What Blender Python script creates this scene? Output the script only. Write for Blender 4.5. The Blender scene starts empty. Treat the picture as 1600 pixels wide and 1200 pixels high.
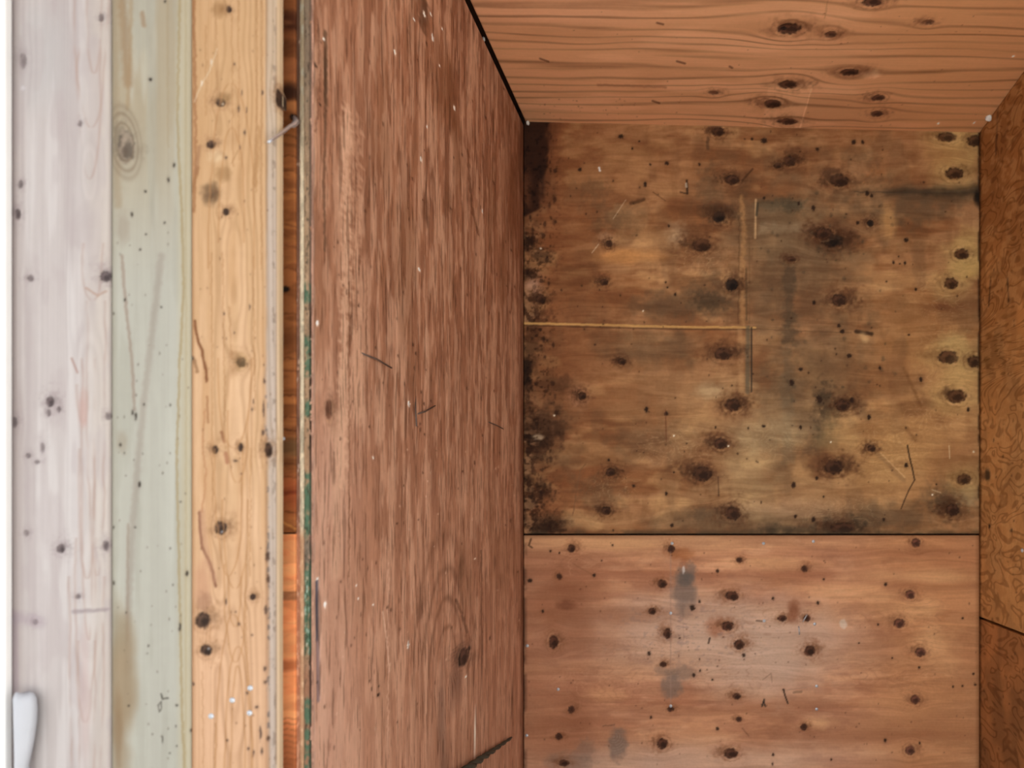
import bpy, bmesh, math
import numpy as np
from mathutils import Vector, Matrix

# ------------------------------------------------------------------ camera, sky, exposure
F, CX, CY, CZ = 1250.0, 1101.0, 800.0, 1.2     # focal length in px of the 1600x1200 frame, vanishing point, eye height
scene = bpy.context.scene
cam = bpy.data.cameras.new('camera'); camo = bpy.data.objects.new('camera', cam)
scene.collection.objects.link(camo); scene.camera = camo
camo.location = (0, 0, CZ); camo.rotation_euler = (math.pi/2, 0, 0)
cam.sensor_fit = 'HORIZONTAL'; cam.sensor_width = 36; cam.lens = F/1600*36
cam.shift_x = -(CX-800)/1600; cam.shift_y = (CY-600)/1600
cam.clip_start = .02
cam.dof.use_dof = True; cam.dof.focus_distance = 1.35; cam.dof.aperture_fstop = 4.5

world = bpy.data.worlds.new('overcast_sky'); scene.world = world; world.use_nodes = True
bg = world.node_tree.nodes['Background']
bg.inputs[0].default_value = (0.97, 0.985, 1.0, 1); bg.inputs[1].default_value = 1.2
sun = bpy.data.lights.new('sun', 'SUN'); suno = bpy.data.objects.new('sun', sun); C0 = scene.collection; C0.objects.link(suno)
sun.energy = 13.0; sun.angle = .02; sun.color = (1, .97, .92)       # high behind the shed: it only lights the ground in front
suno.rotation_euler = Vector((-.55, -.28, -.80)).to_track_quat('-Z', 'Y').to_euler()

scene.view_settings.view_transform = 'Standard'; scene.view_settings.look = 'None'
scene.view_settings.gamma = 1; scene.view_settings.use_curve_mapping = False
scene.view_settings.exposure = 0.44

C = scene.collection
rng = np.random.default_rng(7)

# ------------------------------------------------------------------ helpers
def lin(c):
    c = np.clip(np.asarray(c, float)/255.0, 0, 1)
    return np.where(c <= .04045, c/12.92, ((c+.055)/1.055)**2.4)

def _h(ix, iy, seed):
    n = (ix.astype(np.int64)*374761393 + iy.astype(np.int64)*668265263 + seed*1442695041) & 0xffffffff
    n = ((n ^ (n >> 13))*1274126177) & 0xffffffff
    n = ((n ^ (n >> 16))*2246822519) & 0xffffffff
    return ((n ^ (n >> 15)) & 0xffff)/65535.0
def vnoise(x, y, seed=0):
    ix = np.floor(x); iy = np.floor(y); fx = x-ix; fy = y-iy
    fx = fx*fx*fx*(fx*(fx*6-15)+10); fy = fy*fy*fy*(fy*(fy*6-15)+10)
    a = _h(ix, iy, seed); b = _h(ix+1, iy, seed); c = _h(ix, iy+1, seed); d = _h(ix+1, iy+1, seed)
    return (a*(1-fx)+b*fx)*(1-fy)+(c*(1-fx)+d*fx)*fy
def fbm(x, y, seed=0, o=4):
    r = 0; a = .5; s = 0
    for k in range(o):
        r = r+a*vnoise(x*2**k+17.3*k, y*2**k-9.1*k, seed+k*31); s += a; a *= .5
    return r/s
def sst(a, b, x):
    t = np.clip((x-a)/(b-a), 0, 1); return t*t*(3-2*t)

def steps(a, b, fine_a, fine_b, st, coarse=.06):
    """grid lines from a to b: fine inside [fine_a, fine_b], coarse outside"""
    fa, fb = max(a, fine_a), min(b, fine_b)
    n = max(2, int(round((fb-fa)/st))+1)
    out = [np.linspace(fa, fb, n)]
    if a < fa-1e-6: out.insert(0, np.linspace(a, fa, max(2, int((fa-a)/coarse)+2))[:-1])
    if b > fb+1e-6: out.append(np.linspace(fb, b, max(2, int((b-fb)/coarse)+2))[1:])
    return np.concatenate(out)

def tag(o, label=None, cat=None, group=None, kind=None):
    if label: o['label'] = label
    if cat: o['category'] = cat
    if group: o['group'] = group
    if kind: o['kind'] = kind
    return o
def obj(name, me, mat=None, parent=None, smooth=True):
    o = bpy.data.objects.new(name, me); C.objects.link(o)
    if mat and not me.materials: me.materials.append(mat)
    if parent: o.parent = parent
    if smooth: me.polygons.foreach_set('use_smooth', np.ones(len(me.polygons), bool))
    return o
def box_bm(bm, a, b):
    r = bmesh.ops.create_cube(bm, size=1.0)
    a, b = Vector(a), Vector(b)
    for v in r['verts']:
        v.co = Vector(((a.x+b.x)/2+v.co.x*(b.x-a.x), (a.y+b.y)/2+v.co.y*(b.y-a.y), (a.z+b.z)/2+v.co.z*(b.z-a.z)))
def box(name, a, b, mat, parent=None, bev=0):
    bm = bmesh.new(); box_bm(bm, a, b)
    if bev: bmesh.ops.bevel(bm, geom=bm.edges[:], offset=bev, segments=2, affect='EDGES', profile=.5)
    me = bpy.data.meshes.new(name); bm.to_mesh(me); bm.free()
    return obj(name, me, mat, parent, smooth=False)
def tube_mesh(name, pts, rad, seg=8, cap=True):
    pts = [Vector(p) for p in pts]; bm = bmesh.new(); rings = []
    up = None
    for i, p in enumerate(pts):
        d = (pts[min(i+1, len(pts)-1)]-pts[max(i-1, 0)]).normalized()
        if up is None: up = d.orthogonal().normalized()
        up = (up-d*up.dot(d)).normalized(); w = d.cross(up)
        r = rad[i] if hasattr(rad, '__len__') else rad
        rings.append([bm.verts.new(p+(up*math.cos(t)+w*math.sin(t))*r) for t in [2*math.pi*k/seg for k in range(seg)]])
    for i in range(len(rings)-1):
        for k in range(seg):
            bm.faces.new((rings[i][k], rings[i][(k+1) % seg], rings[i+1][(k+1) % seg], rings[i+1][k]))
    if cap: bm.faces.new(rings[0][::-1]); bm.faces.new(rings[-1])
    bmesh.ops.recalc_face_normals(bm, faces=bm.faces[:])
    me = bpy.data.meshes.new(name); bm.to_mesh(me); bm.free(); return me

# ------------------------------------------------------------------ materials
def plain(name, srgb, rough=.6, metal=0.0, var=.12, scale=40, bump=.1):
    m = bpy.data.materials.new(name); m.use_nodes = True; nt = m.node_tree; N = nt.nodes; L = nt.links
    b = N['Principled BSDF']; tc = N.new('ShaderNodeTexCoord'); no = N.new('ShaderNodeTexNoise')
    no.inputs['Scale'].default_value = scale; no.inputs['Detail'].default_value = 4
    L.new(tc.outputs['Object'], no.inputs['Vector'])
    r = N.new('ShaderNodeValToRGB'); c = lin(srgb)
    r.color_ramp.elements[0].position = .3; r.color_ramp.elements[1].position = .7
    r.color_ramp.elements[0].color = (*[v*(1-var) for v in c], 1); r.color_ramp.elements[1].color = (*[min(1, v*(1+var)) for v in c], 1)
    L.new(no.outputs['Fac'], r.inputs['Fac']); L.new(r.outputs['Color'], b.inputs['Base Color'])
    b.inputs['Roughness'].default_value = rough; b.inputs['Metallic'].default_value = metal
    b.inputs['Specular IOR Level'].default_value = .35
    if bump:
        bp = N.new('ShaderNodeBump'); bp.inputs['Strength'].default_value = bump; bp.inputs['Distance'].default_value = .002
        L.new(no.outputs['Fac'], bp.inputs['Height']); L.new(bp.outputs['Normal'], b.inputs['Normal'])
    return m

def wood(name, band=(8, 60, 5), band_amt=.25, fibre=(10, 400), fibre_amt=.15, mottle=(160, .1), rough=.72,
         sharp=(.25, .75), hue=(1, 1.15, 1.3), bump=.25, saw=False, detail=3.0, spec=.16, distort=0.0, rnd=.5, gs=1.28, lines=0):
    """wood grain: bands follow the contours of a stretched noise along the 'gc' grain coordinate; board colour, knots and
    stains come from the surface attribute 'basecol'"""
    m = bpy.data.materials.new(name); m.use_nodes = True; nt = m.node_tree; N = nt.nodes; L = nt.links
    b = N['Principled BSDF']
    ac = N.new('ShaderNodeAttribute'); ac.attribute_name = 'basecol'
    ag = N.new('ShaderNodeAttribute'); ag.attribute_name = 'gc'
    def mth(op, a, bb=None, c=None):
        n = N.new('ShaderNodeMath'); n.operation = op
        for i, v in enumerate((a, bb, c)):
            if v is None: continue
            if isinstance(v, (int, float)): n.inputs[i].default_value = v
            else: L.new(v, n.inputs[i])
        return n.outputs[0]
    def scaled(v):
        n = N.new('ShaderNodeVectorMath'); n.operation = 'MULTIPLY'; L.new(ag.outputs['Vector'], n.inputs[0]); n.inputs[1].default_value = (v[0]*gs, v[1]*gs, v[2])
        return n.outputs[0]
    def noise(vec, det, rgh=.5, dist=0):
        n = N.new('ShaderNodeTexNoise'); L.new(vec, n.inputs['Vector']); n.inputs['Scale'].default_value = 1
        n.inputs['Detail'].default_value = det; n.inputs['Roughness'].default_value = rgh; n.inputs['Distortion'].default_value = dist
        return n.outputs['Fac']
    n1 = noise(scaled((band[0], band[1], 1)), detail, rnd, distort)
    if lines:
        sx = N.new('ShaderNodeSeparateXYZ'); L.new(ag.outputs['Vector'], sx.inputs[0])
        l1 = mth('FRACT', mth('ADD', mth('MULTIPLY', sx.outputs[1], lines*gs), mth('MULTIPLY', n1, band[2])))
        if not saw: l1 = mth('PINGPONG', l1, .5); l1 = mth('MULTIPLY', l1, 2)
    elif band[2]:
        if saw:
            l1 = mth('FRACT', mth('MULTIPLY', n1, band[2]))
        else:
            l1 = mth('MULTIPLY_ADD', mth('SINE', mth('MULTIPLY', n1, band[2]*6.2832)), .5, .5)
    else: l1 = n1
    mr = N.new('ShaderNodeMapRange'); mr.interpolation_type = 'SMOOTHSTEP'; L.new(l1, mr.inputs['Value'])
    mr.inputs['From Min'].default_value = sharp[0]; mr.inputs['From Max'].default_value = sharp[1]
    line = mr.outputs[0]
    if lines:
        nv = noise(scaled((band[0]*2.5, band[1]*6, 1)), 2)
        line = mth('SUBTRACT', 1.0, mth('MULTIPLY', mth('SUBTRACT', 1.0, line), mth('MULTIPLY_ADD', nv, 3.2, -.75)))
    n2 = noise(scaled((fibre[0], fibre[1], 1)), 3, .6)
    n3 = noise(scaled((mottle[0], mottle[0], 3)), 3, .6)
    amt = ag.outputs['Alpha']
    f = mth('MULTIPLY_ADD', mth('SUBTRACT', line, .5), band_amt, 1.0)
    f = mth('ADD', f, mth('MULTIPLY', mth('SUBTRACT', n2, .5), fibre_amt*2))
    f = mth('ADD', f, mth('MULTIPLY', mth('SUBTRACT', n3, .5), mottle[1]*2))
    f = mth('MAXIMUM', f, .15)
    cb = N.new('ShaderNodeCombineXYZ')
    for i in range(3): L.new(mth('POWER', f, hue[i]), cb.inputs[i])
    mu = N.new('ShaderNodeVectorMath'); mu.operation = 'MULTIPLY'
    L.new(ac.outputs['Color'], mu.inputs[0]); L.new(cb.outputs[0], mu.inputs[1])
    L.new(mu.outputs[0], b.inputs['Base Color'])
    b.inputs['Roughness'].default_value = rough; b.inputs['Specular IOR Level'].default_value = spec
    bp = N.new('ShaderNodeBump'); bp.inputs['Strength'].default_value = bump; bp.inputs['Distance'].default_value = .001
    L.new(f, bp.inputs['Height']); L.new(bp.outputs['Normal'], b.inputs['Normal'])
    return m

# ------------------------------------------------------------------ a wood surface: dense front face, real thickness, marks as attributes
class Surf:
    """kind 'front': plane y=pos (s=x, t=z) | 'side': plane x=pos (s=y, t=z), nx = side the face looks to | 'ceil': underside (s=x, t=y)"""
    def __init__(self, kind, pos, s, t, base, K=(1, 1, 1), nx=1, zfun=None):
        self.kind, self.pos, self.nx, self.zfun, self.K = kind, pos, nx, zfun, np.array(K, float)
        self.s, self.t = s, t
        self.S, self.T = np.meshgrid(s, t)
        self.col = np.ones(self.S.shape+(3,))*np.array(base, float)
        self.h = np.zeros(self.S.shape)
        self.wa = np.zeros(self.S.shape); self.wc = np.zeros(self.S.shape)   # grain warp: along, across (m)
        self.grain = 'h'
    def uv(self, x, y):
        if self.kind == 'front': return (x-CX)*self.pos/F, CZ-(y-CY)*self.pos/F
        if self.kind == 'side':
            Y = self.pos*F/(x-CX); return Y, CZ-(y-CY)*Y/F
        z = self.zfun(0)-CZ; Y = z*F/(CY-y)
        for _ in range(3):
            z = self.zfun((x-CX)*Y/F)-CZ; Y = z*F/(CY-y)
        return (x-CX)*Y/F, Y
    def loc(self, x, y, rx=1e9, ry=1e9):
        """offsets of the grid points from the mark at (x, y), in units of one px at that place of the surface (right, down);
        only a window of +-rx, +-ry is worked on"""
        s0, t0 = self.uv(x, y); sx = self.uv(x+1, y)[0]; ty = self.uv(x, y+1)[1]
        dx = (self.s-s0)/(sx-s0); dy = (self.t-t0)/(ty-t0)
        a = np.flatnonzero(abs(dx) < rx); b = np.flatnonzero(abs(dy) < ry)
        c0, c1 = (a[0], a[-1]+1) if len(a) else (0, 0); r0, r1 = (b[0], b[-1]+1) if len(b) else (0, 0)
        self.sl = (slice(r0, r1), slice(c0, c1))
        return np.meshgrid(dx[c0:c1], dy[r0:r1])
    def px(self):
        """pixel-like coordinates of every grid point (used only to scale broad colour variation)"""
        if self.kind == 'front': return self.S*F/self.pos+CX, CY-(self.T-CZ)*F/self.pos
        if self.kind == 'side': return CX+self.pos*F/self.S, CY-(self.T-CZ)*F/self.S
        return CX+self.S*F/self.T, CY-(self.zfun(self.S)-CZ)*F/self.T
    # ---- painting of wood colour
    def mix(self, m, c, a=1.0):
        sl = self.sl if m.shape != self.S.shape else (slice(None), slice(None))
        m = np.clip(m*a, 0, 1)[..., None]; self.col[sl] = self.col[sl]*(1-m)+np.array(c, float)*m
    def mul(self, m, f):
        m = np.clip(m, 0, 1)[..., None]; self.col = self.col*(1-m+m*np.array(f, float))
    def ell(self, x, y, rx, ry, rot=0, rag=.0, seed=0, rs=1.0, far=2.6):
        w = far*(max(rx, ry) if rot else 1)
        dx, dy = self.loc(x, y, w if rot else far*rx, w if rot else far*ry)
        if rot:
            a = math.radians(rot); dx, dy = dx*math.cos(a)+dy*math.sin(a), -dx*math.sin(a)+dy*math.cos(a)
        d = np.sqrt((dx/rx)**2+(dy/ry)**2)
        if rag: d = d+rag*(fbm(dx/(max(rx, ry)*.5)*rs+x*.37, dy/(max(rx, ry)*.5)*rs+y*.41, seed, 3)-.5)*2
        return d
    def stain(self, x, y, rx, ry, c, a=.7, rot=0, soft=.6, rag=.35, seed=1, rs=1.0):
        d = self.ell(x, y, rx, ry, rot, rag, seed+int(x)*7+int(y), rs)
        self.mix(sst(1+soft, 1-soft, d), c, a)
    def knot(self, x, y, rx, ry, core=(48, 28, 18), halo=(92, 54, 30), ha=.55, hs=2.0, a=.95, pale=None, warp=1.0, ox=0, oy=0, ring=True):
        sd = int(x*3+y*5)
        if pale is not None: self.stain(x+ox, y+oy, rx*2.6, ry*2.6, pale, .55, soft=.7, seed=sd)
        fl = 1 if sd % 2 else -1
        d = self.ell(x-ox*.3-fl*rx*.5, y-oy*.3-ry*.35, rx*hs*1.25, ry*hs*1.15, 0, .75, sd, 2.2)
        self.mix(np.exp(-(d*1.3)**2), halo, ha)
        d = self.ell(x-fl*rx*.9, y-ry*.4, rx*1.5, ry*.9, 0, .9, sd+3, 2.2)
        self.mix(sst(1.5, .3, d), np.array(halo)*.72, ha*.75)
        d = self.ell(x+fl*rx*1.2, y+ry*.3, rx*1.6, ry*.5, 0, .8, sd+4, 2.0)
        self.mix(sst(1.4, .2, d), np.array(halo)*.85, ha*.45)
        d = self.ell(x, y, rx, ry, 0, .24, sd+5, 1.8)
        if ring:
            self.mix(np.exp(-((d-1.36)/.16)**2)*sst(.5, .75, fbm(self.S[self.sl]*120, self.T[self.sl]*120, sd, 2)), (190, 144, 100), (.55 if pale is not None else .28)*a)
            self.mix(np.exp(-((d-1.7)/.12)**2)*sst(.3, .6, fbm(self.S[self.sl]*90, self.T[self.sl]*90, sd+2, 2)), np.array(halo)*.8, .3*a)
        core = np.array(core, float)
        self.mix(sst(1.22, .78, d), core*1.2+4, a)
        self.mix(np.exp(-((d-.92)/.16)**2)*sst(.3, .6, fbm(self.S[self.sl]*200, self.T[self.sl]*200, sd+9, 2)), core*.6, .7*a)
        if rx > 5:
            d2 = self.ell(x+rx*.18, y+ry*.2, rx*.62, ry*.6, 0, .4, sd+7, 1.8); self.mix(sst(1.2, .6, d2), core*.62, .75*a)
            d2 = self.ell(x-rx*.3, y-ry*.3, rx*.4, ry*.35, 0, .4, sd+8, 1.8); self.mix(sst(1.2, .4, d2), core*1.5+8, .35*a)
        else: self.mix(sst(.8, .3, d), core*.7, .6*a)
        d = self.ell(x, y, rx, ry, 0, .16, sd+5)
        self.h[self.sl] -= .0010*sst(1.05, .6, d)
        self.flow(x, y, rx*2.6, ry*2.6, warp)
    def flow(self, x, y, rx, ry, k=1.0):
        dx, dy = self.loc(x, y, rx*2.6, ry*2.6); g = np.exp(-(dx/rx)**2-(dy/ry)**2); sl = self.sl
        if self.grain == 'h': self.wc[sl] += -.8*k*g*(self.T[sl]-self.uv(x, y)[1])
        else: self.wc[sl] += -.8*k*g*(self.S[sl]-self.uv(x, y)[0])
    def dot(self, x, y, r, c=(38, 22, 14), a=.95, ry=None):
        q = (int(x*7+y*13) % 10)/10; ax = .78+.35*q
        d = self.ell(x, y, r*.88*ax, (ry or r)*.88/ax, 0, .45, int(x+y), 1.5, 3.2); self.mix(sst(1.3, .65, d), c, a); self.mix(np.exp(-(d*.62)**2), c, a*.18); self.h[self.sl] -= .0006*sst(1, .5, d)
    def line(self, pts, w, c, a=.9, soft=.5, rag=0, depth=0):
        M = np.zeros(self.S.shape); e = w*2.2+rag+3
        for (x0, y0), (x1, y1) in zip(pts[:-1], pts[1:]):
            dx, dy = self.loc((x0+x1)/2, (y0+y1)/2, abs(x1-x0)/2+e, abs(y1-y0)/2+e); sl = self.sl; ux, uy = (x1-x0)/2, (y1-y0)/2; l2 = ux*ux+uy*uy
            if rag: dx = dx+rag*(fbm(dx*.15+x0, dy*.15+y0, 3, 3)-.5)*2; dy = dy+rag*(fbm(dx*.15-x0, dy*.15+y0, 8, 3)-.5)*2
            k = np.clip((dx*ux+dy*uy)/l2, -1, 1); d = np.hypot(dx-k*ux, dy-k*uy)
            M[sl] = np.maximum(M[sl], sst(w*(1+soft), w*(1-soft), d))
        self.mix(M, c, a); self.h -= depth*M
    def rect(self, x0, y0, x1, y1, c, a=.5, soft=4, rag=2, seed=0):
        dx, dy = self.loc((x0+x1)/2, (y0+y1)/2, (x1-x0)/2+soft+rag+3, (y1-y0)/2+soft+rag+3); n = (fbm(dx*.12, dy*.12, seed, 3)-.5)*2*rag
        d = np.maximum(abs(dx)-(x1-x0)/2, abs(dy)-(y1-y0)/2)+n
        self.mix(sst(soft, -soft, d), c, a)
    def specks(self, n, x0, y0, x1, y1, r=(1, 2.2), c=(45, 26, 16), a=.8, seed=0, asp=1.0):
        g = np.random.default_rng(seed)
        for _ in range(n):
            rr = g.uniform(*r); self.dot(g.uniform(x0, x1), g.uniform(y0, y1), rr, c, a*g.uniform(.5, 1), rr*asp)
    def cloud(self, sx, sy, c, a, seed, thr=(.45, .7), o=4):
        x, y = self.px(); self.mix(sst(thr[0], thr[1], fbm(x/sx, y/sy, seed, o)), c, a)
    # ---- mesh
    def build(self, name, thick, mat, parent=None, grain='h', amp=None, round_edge=0, seed=0, bend=None):
        S, T, h = self.S, self.T, self.h.copy()
        if round_edge:
            e = np.minimum(S-self.s[0], self.s[-1]-S); k = np.clip(1-e/round_edge, 0, 1)
            h -= round_edge*(1-np.sqrt(np.clip(1-k*k, 0, 1)))
        if self.kind == 'front':
            V = np.stack([S, self.pos-h, T], -1); off = np.array([0, thick, 0]); flip = False
        elif self.kind == 'side':
            V = np.stack([self.pos+self.nx*h, S, T], -1); off = np.array([-self.nx*thick, 0, 0]); flip = self.nx < 0
        else:
            V = np.stack([S, T, self.zfun(S)-h], -1); off = np.array([0, 0, thick]); flip = True
        if bend: V = bend(V, S)
        nr, nc = S.shape; V = V.reshape(-1, 3); n0 = len(V)
        i = np.arange(n0).reshape(nr, nc)
        q = np.stack([i[:-1, :-1], i[:-1, 1:], i[1:, 1:], i[1:, :-1]], -1).reshape(-1, 4)
        ring = np.concatenate([i[0, :-1], i[:-1, -1], i[-1, :0:-1], i[:0:-1, 0]])
        bv = V[ring].copy()
        ax = int(np.argmax(abs(off))); flat = {'front': self.pos, 'side': self.pos}.get(self.kind)
        if flat is not None and not bend: bv[:, ax] = flat
        bv = bv+off; j = np.arange(len(ring))+n0; rn = np.roll(ring, -1); jn = np.roll(j, -1)
        side = np.stack([ring, j, jn, rn], -1)
        c4 = [j[0], j[nc-1], j[nc-1+nr-1], j[2*(nc-1)+nr-1]]
        back = np.array([c4[::-1]])
        Q = np.concatenate([q, side, back]); V = np.concatenate([V, bv])
        if flip: Q = Q[:, ::-1]
        me = bpy.data.meshes.new(name)
        me.vertices.add(len(V)); me.vertices.foreach_set('co', V.ravel().astype(np.float32))
        me.loops.add(Q.size); me.loops.foreach_set('vertex_index', Q.ravel().astype(np.int32))
        me.polygons.add(len(Q)); me.polygons.foreach_set('loop_start', (np.arange(len(Q))*4).astype(np.int32))
        sm = np.ones(len(Q), bool); sm[len(q):] = False
        me.polygons.foreach_set('use_smooth', sm)
        me.update(calc_edges=True); me.validate()
        alb = np.clip(lin(self.col)/self.K, 0, .92).reshape(-1, 3)
        alb = np.concatenate([alb, alb[ring]])
        a = me.attributes.new('basecol', 'FLOAT_COLOR', 'POINT')
        a.data.foreach_set('color', np.concatenate([alb, np.ones((len(alb), 1))], 1).ravel().astype(np.float32))
        if grain == 'h': al, ac = S+self.wa, T+self.wc
        else: al, ac = T+self.wa, S+self.wc
        g = np.stack([al, ac, np.full(S.shape, seed*3.7)], -1).reshape(-1, 3); g = np.concatenate([g, g[ring]])
        a = me.attributes.new('gc', 'FLOAT_VECTOR', 'POINT'); a.data.foreach_set('vector', g.ravel().astype(np.float32))
        return obj(name, me, mat, parent, smooth=False)

# ------------------------------------------------------------------ dimensions
YB = 1.836                                   # back wall
Q = YB/2.35; GS = 1/Q
XL = (818-CX)*YB/F                           # partition face
XR = (1530-CX)*YB/F                          # right wall face
YF = XL*F/(490-CX)                           # front edge of the partition
zl = CZ+(CY-190)*YB/F; zr = CZ+(CY-207)*YB/F # the ceiling drops slightly to the right
def zceil(x): return zl+(x-XL)/(XR-XL)*(zr-zl)
def fx(px, Y): return (px-CX)*Y/F
def fz(py, Y): return CZ-(py-CY)*Y/F

# illumination estimates per surface (albedo = seen colour / K)
K_up = (0.681, 0.574, 0.544); K_low = (0.658, 0.565, 0.506); K_left = (0.779, 0.686, 0.657); K_ceil = (0.567, 0.455, 0.369); K_right = (0.601, 0.457, 0.432)
K_b1 = (1.451, 1.366, 1.303); K_b2 = (1.473, 1.418, 1.415); K_b3 = (1.381, 1.293, 1.164); K_sh = (0.741, 0.831, 1.100)

M_dark = plain('dark_backing_wood', (52, 34, 24), .8)
M_old = plain('old_framing_wood', (120, 84, 56), .75, scale=25)
M_zinc = plain('zinc_screw', (200, 205, 212), .35, .6, var=.05)
M_steel = plain('steel_wire', (104, 88, 80), .45, .2, var=.1)
M_bright = plain('bright_nail_steel', (205, 208, 214), .32, .75, var=.1, scale=300)
M_white = plain('white_gloss_paint', (246, 246, 244), .45, var=.02, scale=15, bump=.03)
M_plastic = plain('white_plastic', (188, 191, 198), .4, var=.03, scale=30, bump=.03)
M_cord = plain('dark_green_cord', (62, 66, 58), .55, var=.5, scale=900)
M_web = plain('cobweb', (225, 225, 220), .9, var=.05)
M_concrete = plain('concrete_floor', (182, 178, 172), .85, var=.1, scale=6)

# ------------------------------------------------------------------ back wall: two plywood sheets on a dark backing
MS = YB/F                                    # metres per px on the back wall
G_up = wood('mouldy_plywood', band=(3.2, 22, 4), band_amt=.16, fibre=(14, 260), fibre_amt=.12, mottle=(120, .14), sharp=(.1, .9), detail=3, bump=.15, distort=.6)
G_low = wood('reddish_plywood', band=(2.2, 26, 3), band_amt=.13, fibre=(9, 300), fibre_amt=.13, mottle=(140, .10), sharp=(.1, .9), detail=3, bump=.12, distort=.5)
wall_back = box('wall_back', (XL-.09, YB+.02, 0), (XR+.03, YB+.045, zl+.06), M_dark); tag(wall_back, kind='structure')

s = steps(fx(818.6, YB), fx(1530, YB), -9, 9, 1.25*MS); t = steps(fz(833.8, YB), fz(170, YB), -9, 9, 1.25*MS)
U = Surf('front', YB, s, t, (150, 103, 68), K_up)
def paint_upper(U):
    x, y = U.px()
    U.cloud(190, 90, (166, 120, 80), .8, 3, (.4, .65))
    U.cloud(120, 50, (118, 70, 40), .75, 11, (.46, .7)); U.cloud(46, 20, (106, 64, 38), .45, 14, (.5, .72)); U.cloud(60, 16, (176, 128, 86), .4, 17, (.55, .75)); U.cloud(14, 60, (112, 72, 44), .25, 19, (.52, .7)); U.cloud(26, 9, (104, 62, 36), .3, 20, (.55, .75))
    # warmer left third, olive-grey lower centre, golden right
    U.mix(sst(1010, 850, x+40*(fbm(x/90, y/90, 5)-.5)), (118, 66, 38), .6)
    U.stain(1180, 690, 130, 130, (158, 122, 84), .6, soft=.8, rag=.6, seed=2)
    U.stain(1440, 620, 130, 190, (164, 116, 70), .55, soft=.8, seed=4)
    U.stain(1400, 240, 110, 60, (138, 88, 54), .5, soft=.8, seed=5)
    U.cloud(70, 34, (186, 138, 92), .5, 63, (.56, .74)); U.cloud(90, 40, (92, 54, 31), .5, 66, (.56, .76)); U.cloud(36, 60, (96, 66, 44), .3, 68, (.56, .74))
    U.stain(950, 250, 130, 70, (112, 66, 38), .4, soft=.85, rag=.6, seed=71); U.stain(1000, 610, 110, 60, (160, 112, 74), .35, soft=.85, rag=.6, seed=72)
    # mould: soft greys
    gr = (86, 64, 45)
    for a in [(1250, 400, 95, 110, .62), (1110, 292, 18, 32, .55), (1108, 462, 36, 28, .6), (1046, 478, 50, 20, .6), (960, 340, 34, 20, .5),
              (928, 295, 20, 14, .35), (1210, 330, 50, 20, .4), (1455, 304, 100, 12, .75), (1422, 328, 60, 20, .7), (1505, 296, 34, 12, .6),
              (1345, 255, 22, 14, .4), (1370, 282, 30, 8, .45), (1030, 545, 75, 22, .5), (1290, 600, 60, 70, .45), (1284, 690, 22, 34, .6),
              (1225, 640, 45, 60, .42), (1225, 735, 12, 40, .3), (1260, 812, 150, 17, .65), (1100, 815, 60, 16, .5), (1092, 803, 14, 9, .6), (1480, 785, 32, 26, .6), (1395, 806, 60, 18, .5),
              (860, 820, 50, 14, .5), (1010, 690, 50, 26, .35), (940, 770, 30, 22, .45), (850, 690, 44, 60, .35), (1195, 600, 26, 26, .3)]:
        U.stain(*a[:4], gr, a[4], soft=.8, rag=.8, seed=9, rs=2.2)
    for a in [(1455, 299, 90, 6, .6), (1300, 376, 28, 17, .6), (1292, 640, 15, 32, .65), (1285, 690, 12, 20, .4), (1320, 820, 34, 12, .75), (1250, 829, 60, 6, .6), (1110, 470, 24, 12, .45), (1210, 828, 30, 8, .5),
              (1480, 785, 18, 12, .4), (1236, 322, 14, 8, .6), (1128, 335, 22, 12, .5), (1240, 325, 9, 6, .5)]:
        U.stain(*a[:4], (44, 34, 24), a[4], soft=.8, rag=.9, seed=19, rs=2.4)
    # rectangular ghost marks left by an old batten
    U.rect(1224, 415, 1242, 538, (64, 50, 37), .6, 6, 9, 1); U.rect(1222, 545, 1238, 640, (84, 70, 54), .4, 8, 9, 2)
    U.rect(1224, 640, 1238, 720, (104, 88, 68), .35, 8, 8, 3); U.rect(1184, 312, 1260, 328, (66, 60, 46), .5, 7, 9, 4)
    U.rect(1182, 318, 1290, 412, (112, 88, 64), .35, 9, 9, 5); U.rect(1186, 350, 1250, 364, (168, 146, 116), .3, 6, 5, 6)
    # pale patches
    for a in [(975, 400, 48, 11, (186, 126, 74), .75), (1058, 366, 14, 16, (172, 142, 112), .55), (1389, 347, 12, 24, (188, 136, 84), .65), (947, 372, 12, 9, (176, 132, 100), .6), (833, 452, 14, 20, (176, 126, 100), .6),
              (1111, 610, 22, 12, (176, 148, 112), .5), (1490, 245, 36, 34, (176, 130, 76), .55), (1512, 395, 20, 30, (190, 152, 90), .7), (1506, 425, 22, 14, (190, 152, 90), .6), (1492, 540, 20, 22, (194, 160, 104), .7),
              (1500, 590, 24, 22, (182, 142, 88), .55), (1512, 775, 16, 16, (160, 136, 98), .5), (1165, 740, 40, 60, (178, 146, 104), .45), (1310, 690, 30, 40, (184, 142, 92), .5), (1385, 720, 60, 40, (176, 132, 84), .5),
              (905, 620, 16, 16, (172, 118, 88), .5), (1200, 680, 60, 26, (176, 150, 112), .4), (1235, 795, 70, 14, (168, 128, 96), .5), (930, 815, 50, 12, (176, 132, 90), .5), (1420, 690, 60, 40, (172, 124, 76), .35), (1342, 262, 14, 12, (178, 128, 88), .5), (1290, 355, 60, 8, (160, 130, 100), .3)]:
        U.stain(*a[:4], a[4], a[5], soft=.7, rag=.4, seed=23)
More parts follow.
